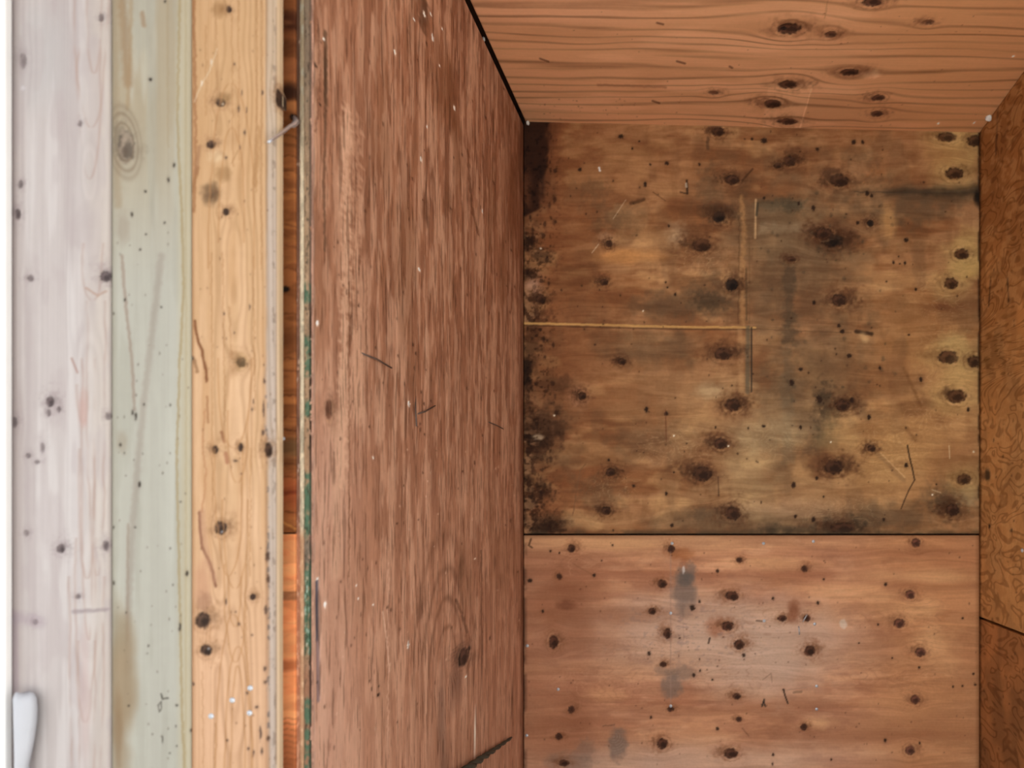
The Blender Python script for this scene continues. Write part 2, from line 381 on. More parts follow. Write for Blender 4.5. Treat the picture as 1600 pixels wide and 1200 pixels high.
    # reddish brown patches
    for a in [(1095, 725, 28, 28, .5), (1125, 690, 24, 18, .45), (1060, 745, 30, 14, .35), (1144, 640, 30, 20, .35), (1125, 548, 26, 14, .4), (1285, 725, 16, 20, .55), (1370, 590, 60, 28, .35), (1480, 480, 40, 10, .45),
              (1300, 365, 26, 20, .5), (1300, 720, 24, 22, .3), (1490, 720, 30, 28, .3), (1260, 475, 20, 20, .25), (925, 470, 60, 30, .3), (860, 560, 40, 50, .4), (1470, 480, 10, 5, .6), (1188, 562, 14, 10, .4), (1195, 597, 14, 9, .35)]:
        U.stain(*a[:4], (106, 62, 36), a[4], soft=.75, rag=.5, seed=29)
    # wet dark rot along the left edge
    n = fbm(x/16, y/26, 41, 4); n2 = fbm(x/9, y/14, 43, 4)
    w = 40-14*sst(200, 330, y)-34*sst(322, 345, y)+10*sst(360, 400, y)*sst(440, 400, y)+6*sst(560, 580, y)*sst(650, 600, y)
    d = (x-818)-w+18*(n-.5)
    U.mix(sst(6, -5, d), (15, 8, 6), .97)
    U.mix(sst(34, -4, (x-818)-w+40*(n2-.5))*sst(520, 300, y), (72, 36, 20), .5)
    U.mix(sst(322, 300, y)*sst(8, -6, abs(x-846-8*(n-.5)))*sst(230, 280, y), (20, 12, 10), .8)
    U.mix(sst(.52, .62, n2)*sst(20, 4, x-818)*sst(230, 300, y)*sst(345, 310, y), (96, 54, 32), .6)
    for a in [(824, 378, 9, 14, .9), (826, 428, 14, 10, .8), (848, 400, 16, 12, .5), (823, 585, 8, 34, .92), (830, 540, 14, 30, .5), (826, 682, 13, 9, .95), (850, 668, 28, 32, .6), (840, 700, 20, 16, .5), (826, 788, 13, 12, .9), (846, 770, 18, 16, .55),
              (852, 826, 26, 10, .8), (822, 815, 6, 10, .7), (866, 815, 20, 16, .4), (826, 640, 12, 16, .4), (862, 600, 30, 14, .35), (836, 495, 22, 16, .4), (824, 745, 8, 30, .5)]:
        U.stain(*a[:4], (34, 18, 10), a[4], soft=.7, rag=.8, seed=31, rs=2.0)
    U.stain(840, 683, 10, 4, (190, 160, 130), .7, seed=2); U.stain(831, 449, 9, 12, (182, 136, 114), .5, seed=5)
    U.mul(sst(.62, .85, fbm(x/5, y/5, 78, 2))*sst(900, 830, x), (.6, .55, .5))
    rz = sst(880, 826, x+30*(fbm(x/40, y/50, 85, 3)-.5))*sst(.35, .6, fbm(x/90, y/60, 87, 2))
    U.mix(rz*sst(.52, .66, fbm(x/14, y/9, 81, 4))*sst(330, 380, y), (158, 112, 78), .6); U.mix(rz*sst(.56, .66, fbm(x/7, y/9, 83, 4))*sst(330, 380, y), (40, 20, 11), .7)
    # growth-ring swirls
    for sx, sy, rx, ry, k, sd in [(1060, 700, 90, 40, 7, 5), (1200, 690, 70, 40, 6, 6), (960, 760, 50, 34, 6, 8), (1390, 705, 80, 60, 6, 9), (1480, 560, 60, 70, 7, 12), (1090, 400, 60, 40, 6, 13), (1460, 650, 70, 40, 5, 14), (1310, 800, 90, 30, 6, 15), (1470, 460, 60, 50, 5, 16)]:
        dx, dy = U.loc(sx, sy); m = sst(1.2, .4, np.hypot(dx/rx, dy/ry))
        f = fbm(x/60+sd*3.1, y/34, sd, 3)*k+abs(dy)/ry*1.5; l = abs((f*2) % 1-.5)*2
        U.mix(m*sst(.82, 1, l), (192, 154, 112), .3); U.mix(m*sst(.25, .0, l), (112, 76, 48), .22)
    # patch joint: pale horizontal and vertical strips
    U.line([(818, 505), (950, 508), (1060, 511), (1180, 512)], 1.7, (188, 142, 84), .85, .5, .8, -.0003)
    U.line([(818, 508.6), (1060, 514.5), (1180, 515)], .9, (60, 36, 22), .6, .6)
    U.line([(1158, 308), (1163, 360), (1160, 420), (1161, 508)], 3.2, (176, 126, 78), .48, .95, 4)
    U.line([(1155, 330), (1154, 505)], 1.2, (70, 46, 28), .35, .8, 2); U.line([(1181, 312), (1180, 372)], 1.6, (186, 146, 104), .7, .5)
    U.line([(1166, 420), (1166.5, 500)], 1.4, (84, 62, 40), .7); U.line([(1169, 512), (1168, 612)], 3.6, (84, 72, 56), .7, .6, 1.5)
    U.line([(1174.5, 512), (1174, 612)], 1.1, (46, 36, 28), .85, .5); U.line([(1156, 515), (1158, 610)], 4, (174, 128, 86), .4, .6)
    U.line([(1171, 340), (1171, 505)], 1.0, (96, 70, 46), .55)
    U.line([(1177, 514), (1330, 520)], .9, (84, 56, 36), .5, .6, 1); U.line([(1335, 300), (1530, 301)], .9, (58, 46, 36), .5, .6, 1.2)
    # knots
    W = (188, 150, 96)
    K = [(1123, 206, 9, 7), (1144, 281, 10, 7), (1123, 339, 9, 8), (1096, 383, 13, 10), (1143, 445, 9, 9), (952, 381, 5, 5), (845, 468, 8, 7), (944, 441, 6, 5),
         (1234, 252, 9, 8), (1215, 259, 6, 4), (1311, 282, 14, 9), (1300, 376, 15, 10), (1286, 365, 13, 9), (1311, 469, 12, 9), (1129, 553, 13, 9), (972, 565, 6, 5), (910, 619, 6, 6),
         (1145, 633, 11, 9), (1126, 693, 10, 8), (1097, 740, 14, 11), (1145, 802, 11, 10), (954, 738, 7, 6), (947, 798, 7, 6), (1316, 634, 11, 9), (1302, 730, 14, 10), (1316, 825, 17, 8), (1488, 797, 10, 9), (1360, 349, 5, 5), (1362, 701, 6, 5), (1236, 405, 7, 4)]
    for k in K:
        dk = k in K[2:5:2] or k[:2] in ((1300, 376), (1360, 349), (1143, 445), (1123, 339))
        U.knot(*k, core=(28, 18, 13) if dk else (54, 31, 19), halo=(78, 46, 27), ha=.75, hs=2.1)
    for k in [(1479, 214, 14, 7), (1523, 220, 11, 9), (1491, 271, 13, 9), (1503, 397, 11, 8), (1486, 443, 10, 9), (1481, 558, 15, 10), (1522, 565, 10, 9), (1494, 619, 14, 10), (1506, 749, 11, 8)]:
        U.knot(*k, core=(66, 40, 23), halo=(112, 72, 40), ha=.3, pale=W, hs=1.5)
    U.stain(1480, 613, 6, 8, (70, 44, 26), .6, seed=3); U.stain(1120, 328, 26, 10, (60, 36, 22), .6, seed=8); U.stain(1300, 272, 16, 10, (80, 52, 34), .5, seed=8); U.stain(1096, 372, 24, 10, (96, 58, 34), .5, seed=3)
    for d in [(906, 265, 3.4), (1355, 302, 4), (1362, 306, 3), (1271, 325, 4), (1272, 473, 3.4), (1311, 509, 3.2), (1416, 375, 4), (1431, 452, 2.6), (1385, 440, 1.6), (1414, 411, 2.6), (1396, 410, 2.4), (1404, 401, 1.5), (1406, 412, 1.5), (1010, 640, 4), (1041, 646, 3.4), (951, 719, 2.4),
              (1041, 771, 3.2), (1050, 821, 3), (990, 759, 2.6), (1358, 652, 4), (1276, 747, 3), (1271, 812, 4), (1243, 807, 3), (1240, 758, 4.5), (1439, 593, 3.6), (1375, 575, 3), (1251, 577, 3.4), (1237, 598, 5), (1340, 348, 3), (1194, 309, 2.6), (1248, 318, 2.6), (1463, 757, 1.8),
              (1416, 727, 3.6), (1381, 812, 3), (1287, 776, 1.8), (1042, 255, 3.4), (1093, 257, 2.5), (1016, 257, 2), (1045, 353, 2), (1040, 441, 1.8), (1043, 449, 2), (1055, 460, 2.4), (988, 232, 2), (970, 213, 4), (999, 221, 1.6), (1175, 217, 2.4), (1194, 220, 5), (1334, 222, 4), (1348, 222, 3), (1008, 288, 3.4), (1277, 233, 3), (1327, 556, 4),
              (1193, 666, 3), (1118, 668, 1.8), (1169, 669, 1.8), (1053, 738, 2), (1251, 668, 3), (1420, 523, 2), (1513, 640, 3), (1331, 625, 4), (1280, 624, 6), (1316, 518, 4)]:
        U.dot(*d, a=.9)
    U.line([(986, 318), (1006, 312)], 2.6, (70, 42, 24), .75, .6, 1); U.line([(1160, 282), (1176, 264)], 1.6, (64, 38, 22), .7)
    U.line([(1338, 518), (1362, 522)], 3, (40, 24, 14), .8, .6, 1); U.line([(1348, 524), (1352, 530)], 5, (196, 156, 110), .5, .8)
    U.line([(1418, 696), (1421, 714), (1426, 733), (1429, 750)], 1.2, (48, 30, 18), .85, .5, .4); U.line([(1429, 750), (1419, 768), (1408, 795)], 1.0, (62, 40, 24), .8, .5, .4)
    U.line([(1412, 575), (1426, 605), (1439, 634)], 2.4, (106, 68, 38), .5, .95, 2); U.line([(1417, 670), (1430, 688)], 3, (110, 72, 42), .45, .95, 2)
    U.line([(1372, 710), (1395, 732), (1412, 751)], 3, (122, 88, 58), .45, .95, 1.5); U.line([(1376, 708), (1414, 746)], .9, (196, 154, 110), .5)
    U.line([(1063, 300), (1074, 303)], 1.2, (30, 18, 12), .5); U.line([(1073, 282), (1074, 302)], 1.6, (40, 26, 18), .8); U.line([(1072, 287), (1072.5, 292)], 1.6, (180, 160, 140), .8)
    U.line([(1106, 215), (1106, 232)], 2.4, (70, 48, 32), .6, .6, 1); U.line([(1020, 300), (1040, 314)], .8, (80, 48, 30), .6); U.line([(958, 342), (978, 312)], .8, (190, 160, 130), .5)
    U.line([(925, 395), (935, 382)], .8, (200, 170, 140), .6); U.line([(1040, 640), (1041, 690)], .8, (92, 50, 32), .6); U.line([(1122, 745), (1123, 775)], 1, (70, 46, 30), .7)
    U.line([(895, 805), (906, 735), (915, 726)], .9, (106, 72, 48), .6, .5, 1); U.line([(936, 262), (937.5, 267)], 1.4, (236, 226, 214), .9); U.line([(1483, 696), (1483.5, 716)], .7, (200, 170, 130), .7)
    U.line([(1456, 765), (1470, 770)], .9, (200, 170, 130), .5); U.line([(1184, 318), (1182, 336)], 2, (50, 42, 32), .7)
    for p in [(1005, 486), (1053, 681), (1138, 697), (866, 649), (845, 388), (1298, 691), (1521, 706), (1457, 773)]: U.dot(*p, 1.6, (226, 206, 180), .8)
    U.specks(170, 830, 200, 1525, 830, (.9, 1.9), (50, 30, 18), .75, 3); U.specks(60, 820, 200, 870, 830, (1.5, 4), (38, 20, 12), .6, 4, 1.3)
    U.specks(50, 1180, 300, 1400, 640, (1.2, 4), (56, 46, 34), .4, 6)
    # grimy joint
    U.mix(sst(824, 834, y)*sst(.3, .7, fbm(x/30, y/12, 3)), (60, 48, 34), .6)
    U.mix(sst(1526, 1530, x)*sst(.42, .6, fbm(x/30, y/22, 6)), (50, 30, 18), .7); U.stain(1527, 308, 5, 12, (24, 18, 14), .9, seed=3)
    for _ in range(1):
        U.wc += .008*(fbm(x/110, y/80, 51, 3)-.5)*2
paint_upper(U)
panel_up = U.build('plywood_panel', .018, G_up, wall_back, 'h', seed=1); tag(panel_up, 'upper mouldy knotty plywood sheet')

s = steps(fx(818.6, YB), fx(1530, YB), -9, 9, 1.3*MS); t = steps(.03, fz(836.6, YB), fz(1260, YB), 9, 1.3*MS)
D = Surf('front', YB, s, t, (168, 115, 82), K_low)
def paint_lower(D):
    x, y = D.px()
    D.cloud(220, 60, (184, 128, 90), .7, 5, (.42, .66)); D.cloud(150, 30, (148, 92, 64), .6, 12, (.5, .75)); D.cloud(300, 16, (144, 90, 62), .5, 15, (.5, .7)); D.cloud(50, 18, (142, 92, 66), .4, 24, (.5, .72)); D.cloud(22, 9, (132, 84, 60), .28, 25, (.55, .75)); D.cloud(44, 12, (196, 146, 110), .3, 26, (.56, .75))
    D.mix(sst(1010, 860, x+50*(fbm(x/80, y/80, 7)-.5)), (146, 94, 66), .5)
    D.mix(sst(1290, 1440, x), (172, 114, 68), .5)
    D.mix(sst(880, 840, y)*sst(1500, 1100, x), (182, 136, 94), .45)
    for a in [(1120, 1000, 170, 66, .62), (1080, 985, 80, 50, .4), (1230, 1000, 70, 60, .5), (1010, 950, 60, 24, .35), (1120, 1190, 200, 30, .5), (960, 1200, 110, 26, .4), (1190, 1060, 90, 34, .4)]:
        D.stain(*a[:4], (178, 146, 124), a[4], soft=.85, rag=.5, seed=3)
    for a in [(890, 960, 40, 60, .5), (960, 960, 80, 14, .35), (905, 910, 30, 30, .3), (940, 1000, 60, 26, .2), (880, 1140, 50, 40, .3), (1380, 970, 22, 24, .45), (1405, 920, 20, 24, .4), (1340, 1010, 60, 18, .25), (1170, 1110, 120, 24, .25),
              (1225, 1150, 60, 20, .35), (1240, 900, 50, 20, .3), (1420, 865, 60, 12, .3), (1300, 900, 130, 10, .22), (1450, 1140, 80, 20, .2), (900, 1120, 20, 30, .3), (1345, 1150, 120, 8, .3)]:
        D.stain(*a[:4], (124, 74, 48), a[4], soft=.85, rag=.5, seed=8)
    for a in [(1400, 955, 40, 20, .4), (1465, 1000, 26, 26, .4), (1430, 900, 90, 10, .4), (1330, 925, 70, 12, .35), (1200, 880, 60, 10, .35), (1470, 1035, 30, 20, .35), (1480, 905, 50, 6, .35), (920, 850, 80, 10, .4), (1445, 950, 24, 14, .5), (1447, 1000, 24, 14, .4), (1280, 1130, 24, 8, .5), (945, 1085, 30, 10, .35), (975, 850, 60, 8, .3)]:
        D.stain(*a[:4], (204, 152, 104), a[4], soft=.8, rag=.4, seed=13)
    # grey smudges
    g = (104, 85, 73)
    for a in [(1069, 922, 18, 32, .85), (1073, 892, 14, 14, .7), (1050, 1072, 15, 20, .75), (1062, 1052, 22, 12, .55), (1033, 1048, 10, 8, .4), (965, 1163, 14, 24, .75), (890, 1190, 36, 14, .5), (915, 1172, 14, 16, .4)]:
        D.stain(*a[:4], g, a[4]*.9, soft=.4, rag=.4, seed=17, rs=1.6)
    D.stain(1070, 905, 12, 10, (78, 72, 66), .5, soft=.5, seed=3)
    D.stain(1068, 880, 6, 9, (146, 92, 62), .6, seed=8); D.stain(1062, 866, 18, 9, (136, 78, 42), .6, seed=3); D.stain(1120, 980, 16, 14, (140, 82, 54), .6, seed=2)
    D.stain(1060, 990, 6, 60, (150, 118, 100), .2, seed=5)
    f = fbm(x/60, y/8, 91, 4)
    dx, dy = D.loc(965, 1163); D.mix(sst(1, .6, np.hypot(dx/13, dy/22))*sst(.6, 1, np.sin(np.hypot(dx+6, dy+12)*1.5)), (150, 128, 108), .4)
    D.mix(sst(.6, .75, fbm(x/9, y/5, 33, 4))*sst(1.3, .3, np.hypot((x-1080)/140, (y-990)/60)), (112, 90, 84), .35)
    # ring swirls
    for sx, sy, rx, ry, k, sd in [(1400, 1055, 130, 36, 5, 5), (950, 1070, 110, 40, 6, 6), (1180, 980, 50, 60, 6, 8), (1440, 970, 50, 50, 5, 9), (900, 880, 50, 30, 5, 3), (1130, 1060, 90, 40, 5, 4), (1000, 1020, 90, 30, 6, 11), (1350, 970, 60, 20, 6, 21)]:
        dx, dy = D.loc(sx, sy); m = sst(1.2, .4, np.hypot(dx/rx, dy/ry))
        f = fbm(x/90+sd*3.1, y/30, sd, 3)*k+abs(dy)/ry; l = abs((f*2) % 1-.5)*2
        D.mix(m*sst(.82, 1, l), (200, 152, 116), .2); D.mix(m*sst(.25, .0, l), (120, 76, 52), .22)
    for k in [(893, 857, 6, 6), (874, 901, 4, 5), (865, 1003, 7, 10), (893, 1109, 5, 6), (873, 1151, 5, 5), (881, 1192, 8, 5), (1049, 858, 5, 6), (1035, 912, 7, 6), (1019, 955, 6, 5), (1043, 990, 6, 8), (1036, 1038, 5, 4), (1048, 1108, 5, 4), (1035, 1162, 8, 8),
              (1155, 875, 4.5, 4), (1144, 931, 10, 7), (1137, 978, 9, 7), (1155, 1007, 8, 7), (1151, 1088, 6, 5), (1155, 1124, 4.5, 4), (1142, 1177, 10, 7), (1222, 966, 6.5, 5), (1261, 966, 5, 5), (1265, 1017, 8, 8), (1257, 889, 5, 5), (1256, 1136, 5, 5)]:
        D.knot(*k, core=(58, 32, 20), halo=(124, 76, 48), ha=.55, hs=1.9, ring=k[2] > 6)
    for k in [(1431, 848, 6.5, 6.5), (1422, 929, 7, 6.5), (1405, 974, 8, 7), (1438, 1019, 8, 7), (1430, 1093, 7, 6.5), (1422, 1172, 7, 7)]:
        D.knot(*k, core=(80, 46, 32), halo=(120, 72, 44), ha=.4, hs=2.0, ox=-9, oy=-3, warp=1.2)
    D.stain(884, 945, 13, 7, (106, 62, 40), .8, seed=3); D.stain(1240, 955, 9, 16, (116, 66, 42), .75, seed=4)
    for d in [(928, 899, 3), (957, 852, 2), (860, 861, 2.2), (874, 864, 1.6), (940, 876, 1.5), (848, 955, 2.4), (828, 907, 4), (1014, 1021, 3.4), (1121, 892, 3), (1162, 1024, 3.4), (1121, 1139, 3), (1384, 913, 3.2), (1383, 1157, 3), (1208, 935, 2.6), (1208, 1179, 2.4), (1287, 905, 2), (1278, 942, 3), (1436, 1043, 2.2), (1372, 976, 2),
              (1504, 966, 2), (1521, 1053, 2), (1524, 1070, 2), (1489, 1073, 2), (1504, 1072, 2), (1437, 1161, 2), (1299, 1187, 2), (1084, 1055, 3), (1094, 1048, 2), (1113, 1062, 2), (1017, 1121, 2.4), (1093, 1030, 1.5), (1207, 1194, 2), (1342, 1005, 1.6), (1394, 1028, 1.6), (1062, 997, 1.6), (1093, 940, 2.4), (1082, 950, 5)]:
        D.dot(*d, a=.85)
    # pencil-like scratches and the small looped mark
    D.line([(1224, 1077), (1227, 1088), (1231, 1099)], 1.2, (48, 32, 22), .9, .4); D.dot(1224.5, 1078, 2, (48, 32, 22))
    D.line([(1193, 1096), (1190.5, 1104)], 1.1, (48, 36, 28), .9); D.line([(1193, 1096), (1196, 1104)], 1.1, (48, 36, 28), .9); D.line([(1190, 1101), (1196, 1102)], 1, (60, 44, 34), .7)
    D.line([(1194, 1093), (1193.5, 1098)], 1.5, (48, 36, 28), .8); D.line([(1182, 970), (1191, 970.5)], 1.2, (80, 60, 46), .8); D.line([(1109, 997), (1107, 1005)], 1.4, (60, 40, 30), .8)
    D.line([(1048, 862), (1048, 1100)], .8, (140, 106, 88), .5); D.line([(1066, 880), (1068, 1000)], .6, (120, 90, 76), .3)
    D.line([(1240, 1082), (1252, 1081)], 1.8, (104, 74, 54), .6, .6, 1); D.line([(1192, 1062), (1205, 1052), (1206, 1066)], .8, (120, 90, 70), .5)
    D.line([(830, 842), (826, 852), (832, 856)], 1.3, (60, 36, 22), .7, .5, 1); D.line([(1160, 1138), (1170, 1150)], .8, (96, 60, 40), .6); D.line([(942, 1135), (960, 1132)], 1, (90, 60, 44), .6, .5, 1.5)
    D.line([(1230, 1078), (1260, 1074)], .7, (130, 98, 78), .5); D.line([(895, 880), (925, 898)], 1, (120, 76, 50), .5, .5, 1)
    D.stain(1318, 975, 6, 7, (190, 162, 138), .8, soft=.3, seed=2)
    D.stain(1068, 890, 2, 6, (210, 200, 190), .6, soft=.4, seed=2)
    D.specks(130, 825, 842, 1525, 1195, (.8, 1.5), (70, 42, 28), .6, 13)
    D.mix(sst(844, 836, y), (110, 74, 48), .35); D.mix(sst(1522, 1530, x)*.8, (112, 66, 36), .6); D.mix(sst(826, 819, x)*sst(.35, .6, fbm(x/20, y/20, 2)), (70, 42, 28), .6)
    D.wc += .009*(fbm(x/160, y/70, 61, 3)-.5)*2
paint_lower(D)
panel_low = D.build('plywood_panel', .018, G_low, wall_back, 'h', seed=2); tag(panel_low, 'lower reddish plywood sheet with small knots')

# ------------------------------------------------------------------ left partition: one sheet seen along its face, ply edge to the front
G_left = wood('partition_veneer', band=(9, 80, 2.5), band_amt=.50, fibre=(24, 420), fibre_amt=.42, mottle=(150, .10), sharp=(.25, .75), detail=4, rnd=.6, bump=.25, distort=.2, hue=(1, 1.12, 1.2))
ztop = zl-.009
fine = []
yy = [YF]                                    # grid lines every ~1.8 px across the foreshortened face
while yy[-1] < YB-.001: yy.append(min(YB, yy[-1]+1.4*yy[-1]**2/(F*abs(XL))))
s = np.array(yy); t = steps(0.0, ztop, fz(1225, YF), 9, .0018*Q)
Lf = Surf('side', XL, s, t, (146, 97, 72), K_left, nx=1); Lf.grain = 'v'
def paint_left(P):
    x, y = P.px(); Sm, Tm = P.S*GS, P.T*GS
    P.mix(sst(.5, .58, fbm(Sm*42, Tm*8, 4, 4)), (118, 75, 54), .55); P.mix(sst(.53, .60, fbm(Sm*95, Tm*13, 24, 3)), (112, 70, 50), .45); P.mix(sst(.55, .62, fbm(Sm*85, Tm*10, 27, 3)), (192, 150, 124), .4)
    P.mix(sst(.52, .62, fbm(Sm*46, Tm*7, 9, 4)), (184, 140, 114), .6)
    P.mix(sst(.55, .75, fbm(Sm*9, Tm*5, 14, 3)), (112, 70, 46), .4)
    P.mix(sst(640, 500, x), (164, 116, 90), .3); P.mix(sst(380, 1150, y+60*(fbm(Sm*6, Tm*3, 18)-.5)), (180, 130, 106), .42)  # paler and pinker towards the bottom: lighting gradient painted into the veneer colour
    P.mix(sst(600, 500, x+30*(fbm(Sm*20, Tm*4, 33)-.5))*sst(420, 800, y), (188, 144, 124), .5)  # low front area painted paler still, brightness put into the colour
    # bright sapwood streak close to the front edge
    P.line([(543, 170), (540, 235), (543, 420), (536, 600), (533, 760)], 6, (196, 152, 124), .7, .95, 9); P.line([(560, 180), (556, 420), (560, 660)], 5, (190, 144, 116), .45, .95, 9)
    P.line([(527, 640), (525, 900)], 6, (186, 144, 118), .5, .8, 3); P.line([(505, 760), (505, 1190)], 5, (184, 140, 116), .4, .8, 3)
    P.line([(545, 440), (546, 700), (545, 900)], 1.2, (112, 72, 50), .6, .6, 2); P.line([(573, 260), (572, 600)], 1.2, (116, 74, 52), .5, .6, 2)
    P.line([(508, 50), (509, 160)], 3, (64, 44, 30), .6, .6, 2); P.line([(510, 90), (506, 300), (508, 390)], 2, (70, 48, 34), .55, .6, 2); P.line([(497, 30), (500, 130), (493, 210)], 1.4, (92, 56, 40), .5, .7, 3)
    P.line([(731, 240), (738, 330), (747, 360)], 2, (88, 50, 32), .6, .7, 2); P.line([(664, 0), (660, 45)], 6, (64, 38, 24), .6, .8, 3)
    # cathedral in the lower right and its dark knot
    for k, c in ((1.0, .5), (1.35, .35), (1.8, .28), (.65, .4)):
        dx, dy = P.loc(698, 1060); d = np.sqrt((dx/(26*k))**2+(dy/(125*k))**2)
        d = d+.10*(fbm(dx/6, dy/40, 3, 3)-.5); P.mix(np.exp(-((d-1)/.05)**2)*sst(60, -60, dy), (98, 62, 44), c)
    P.line([(712, 935), (722, 960), (730, 990)], 1.8, (92, 60, 44), .6, .6, 1)
    P.knot(725, 1026, 7, 13, core=(60, 38, 30), halo=(98, 66, 52), ha=.6, hs=2.0, a=.85); P.dot(718, 1032, 2.4, (30, 20, 16), .9, 8); P.dot(733, 1014, 2, (34, 22, 18), .8, 6)
    P.stain(712, 1070, 8, 30, (96, 66, 54), .5, seed=4); P.stain(690, 1110, 6, 50, (104, 76, 64), .5, seed=6); P.stain(656, 955, 5, 14, (96, 60, 44), .5, seed=3); P.stain(720, 890, 4, 24, (92, 60, 42), .6, seed=2)
    P.line([(752, 860), (753, 1060)], 1.2, (92, 60, 44), .6, .5, 1); P.stain(695, 1180, 8, 20, (84, 60, 50), .5, seed=9)
    P.knot(514, 640, 5, 14, core=(84, 52, 38), halo=(132, 90, 68), ha=.5, hs=2.2, a=.8); P.stain(520, 672, 6, 12, (160, 118, 94), .5, seed=3)
    P.stain(665, 330, 6, 20, (92, 56, 38), .6, seed=4); P.stain(700, 310, 5, 24, (98, 60, 40), .5, seed=5); P.stain(715, 240, 8, 60, (110, 68, 44), .4, seed=6); P.stain(690, 120, 24, 60, (106, 62, 38), .4, seed=7)
    P.stain(800, 300, 16, 120, (104, 60, 38), .45, seed=9); P.line([(814, 190), (816, 1200)], 2.0, (84, 48, 32), .5, .8)
    # slot worn into the veneer near the front edge
    P.line([(496.5, 908), (497, 1000)], 2.4, (70, 66, 76), .92, .4, 0, .002); P.line([(497, 1000), (498, 1095)], 2.6, (104, 84, 88), .7, .6, 0, .001); P.dot(497, 1066, 1.6, (30, 26, 26), .9)
    P.line([(612, 0), (611, 80)], .8, (168, 120, 90), .5); P.line([(598, 955), (604, 1000), (609, 1050)], .9, (206, 170, 146), .6, .5, .5); P.line([(607, 890), (606, 1190)], 1.2, (196, 152, 128), .5, .6, 2)
    for p in [(663, 22, 2, 5), (673, 22, 1.6, 3), (647, 30, 1.6, 2.4), (691, 45, 1.6, 2), (676, 58, 1.6, 6), (617, 82, 1.8, 4), (687, 103, 1.2, 2), (710, 169, 1.6, 4), (658, 249, 1.8, 3.6), (667, 198, 1.2, 2.4), (655, 421, 1.8, 3), (639, 631, 1.8, 5), (496, 505, 2.2, 5), (638, 1008, 2.2, 5), (508, 945, 2.6, 5), (496, 905, 2, 3),
              (753, 1133, 1.8, 2.4), (742, 1150, 1.2, 3), (754, 330, 1, 4), (560, 935, 1.2, 1.6), (583, 715, 1, 3), (742, 873, 1, 1.6), (506, 61, 1.6, 2.4), (728, 1057, 1.2, 3), (557, 915, 1.4, 1.6), (583, 945, 1.4, 1.6)]:
        P.dot(p[0], p[1], p[2], (240, 222, 206), .95, p[3])
    P.specks(150, 500, 20, 812, 1190, (.7, 1.6), (66, 38, 26), .75, 5, 2.4); P.specks(40, 500, 700, 812, 1190, (.6, 1.2), (206, 168, 144), .6, 6, 2.2)
    for d in [(591, 1086, 2.6), (592, 1072, 1.6), (500, 163, 2), (493, 102, 3)]: P.dot(*d)
    P.wc += .006*Q*(fbm(Sm*8, Tm*5, 71, 3)-.5)*2
    P.mix(sst(494, 488, x)*sst(.4, .6, fbm(x/3, y/20, 8)), (120, 110, 104), .6)
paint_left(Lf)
thickL = 27*YF/F
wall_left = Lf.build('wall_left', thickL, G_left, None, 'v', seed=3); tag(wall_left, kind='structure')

# plies showing on the front edge of the partition: (x0, x1) in px of that edge, depth proud of the sheet, colour
G_ply = wood('ply_edge', band=(30, 900, 0), band_amt=.25, fibre=(60, 1500), fibre_amt=.25, mottle=(400, .22), sharp=(.2, .8), rough=.75, bump=.3)
XP = XL-thickL
def ply(x0, x1, proud, base, paint=None, seed=0, y0=-40, y1=1240):
    Y = YF-proud
    s_ = np.linspace(fx(x0, YF), fx(x1, YF), max(4, int((x1-x0)/1.0)))
    t_ = steps(fz(y1, YF) if y1 < 1240 else .0, fz(y0, YF) if y0 > -40 else ztop, fz(1225, YF), fz(-30, YF), .0013)
    P = Surf('front', Y, s_, t_, base, (.8, .8, .8)); P.grain = 'v'
    x, y = P.px(); P.mix(sst(.5, .7, fbm(x/4, y/22, seed+3, 4)), np.array(base)*.72, .6); P.mix(sst(.6, .75, fbm(x/3, y/9, seed+9, 3)), np.array(base)*1.22, .5)
    if paint: paint(P, x, y)
    P.h += .0008*(fbm(x/3, y/12, seed, 3)-.5)
    o = P.build('ply_layer', proud+.0004, G_ply, wall_left, 'v', seed=seed+11); return o
def p_back(P, x, y):
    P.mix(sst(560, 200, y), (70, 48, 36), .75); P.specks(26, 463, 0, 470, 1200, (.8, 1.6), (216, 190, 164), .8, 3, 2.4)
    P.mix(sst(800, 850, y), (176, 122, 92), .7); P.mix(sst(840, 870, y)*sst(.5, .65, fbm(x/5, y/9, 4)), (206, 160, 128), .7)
def p_cream(P, x, y):
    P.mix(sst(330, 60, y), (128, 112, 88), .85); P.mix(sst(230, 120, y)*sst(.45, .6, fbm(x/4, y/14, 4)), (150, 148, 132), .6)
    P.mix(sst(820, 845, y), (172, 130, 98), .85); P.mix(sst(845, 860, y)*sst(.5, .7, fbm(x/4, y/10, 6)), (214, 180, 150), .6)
GREEN = [(444, 472), (528, 552), (556, 588), (626, 650), (738, 766), (760, 800), (800, 836), (884, 906), (905, 1022), (1092, 1130), (1140, 1172), (1176, 1200)]
def p_core(P, x, y):
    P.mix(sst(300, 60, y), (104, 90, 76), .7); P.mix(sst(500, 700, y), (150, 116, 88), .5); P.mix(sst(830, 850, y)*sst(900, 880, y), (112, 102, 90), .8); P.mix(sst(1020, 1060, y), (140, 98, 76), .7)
    for a, b in GREEN:
        n = fbm(x/4, y/10, a, 3); P.mix(sst(-5, 4, y-a+12*(n-.5))*sst(-5, 4, b-y+12*(n-.5)), (66, 98, 78), .85*sst(.25, .5, fbm(x/5, y/8, a+3, 3)))
    n = fbm(x/3, y/7, 77, 3); P.mix(sst(.64, .72, n)*sst(890, 910, y)*sst(1030, 1010, y), (156, 176, 162), .8); P.mix(sst(.35, .25, n), (52, 48, 38), .6)
    P.dot(485, 104, 4, (24, 16, 14), .9, 6)
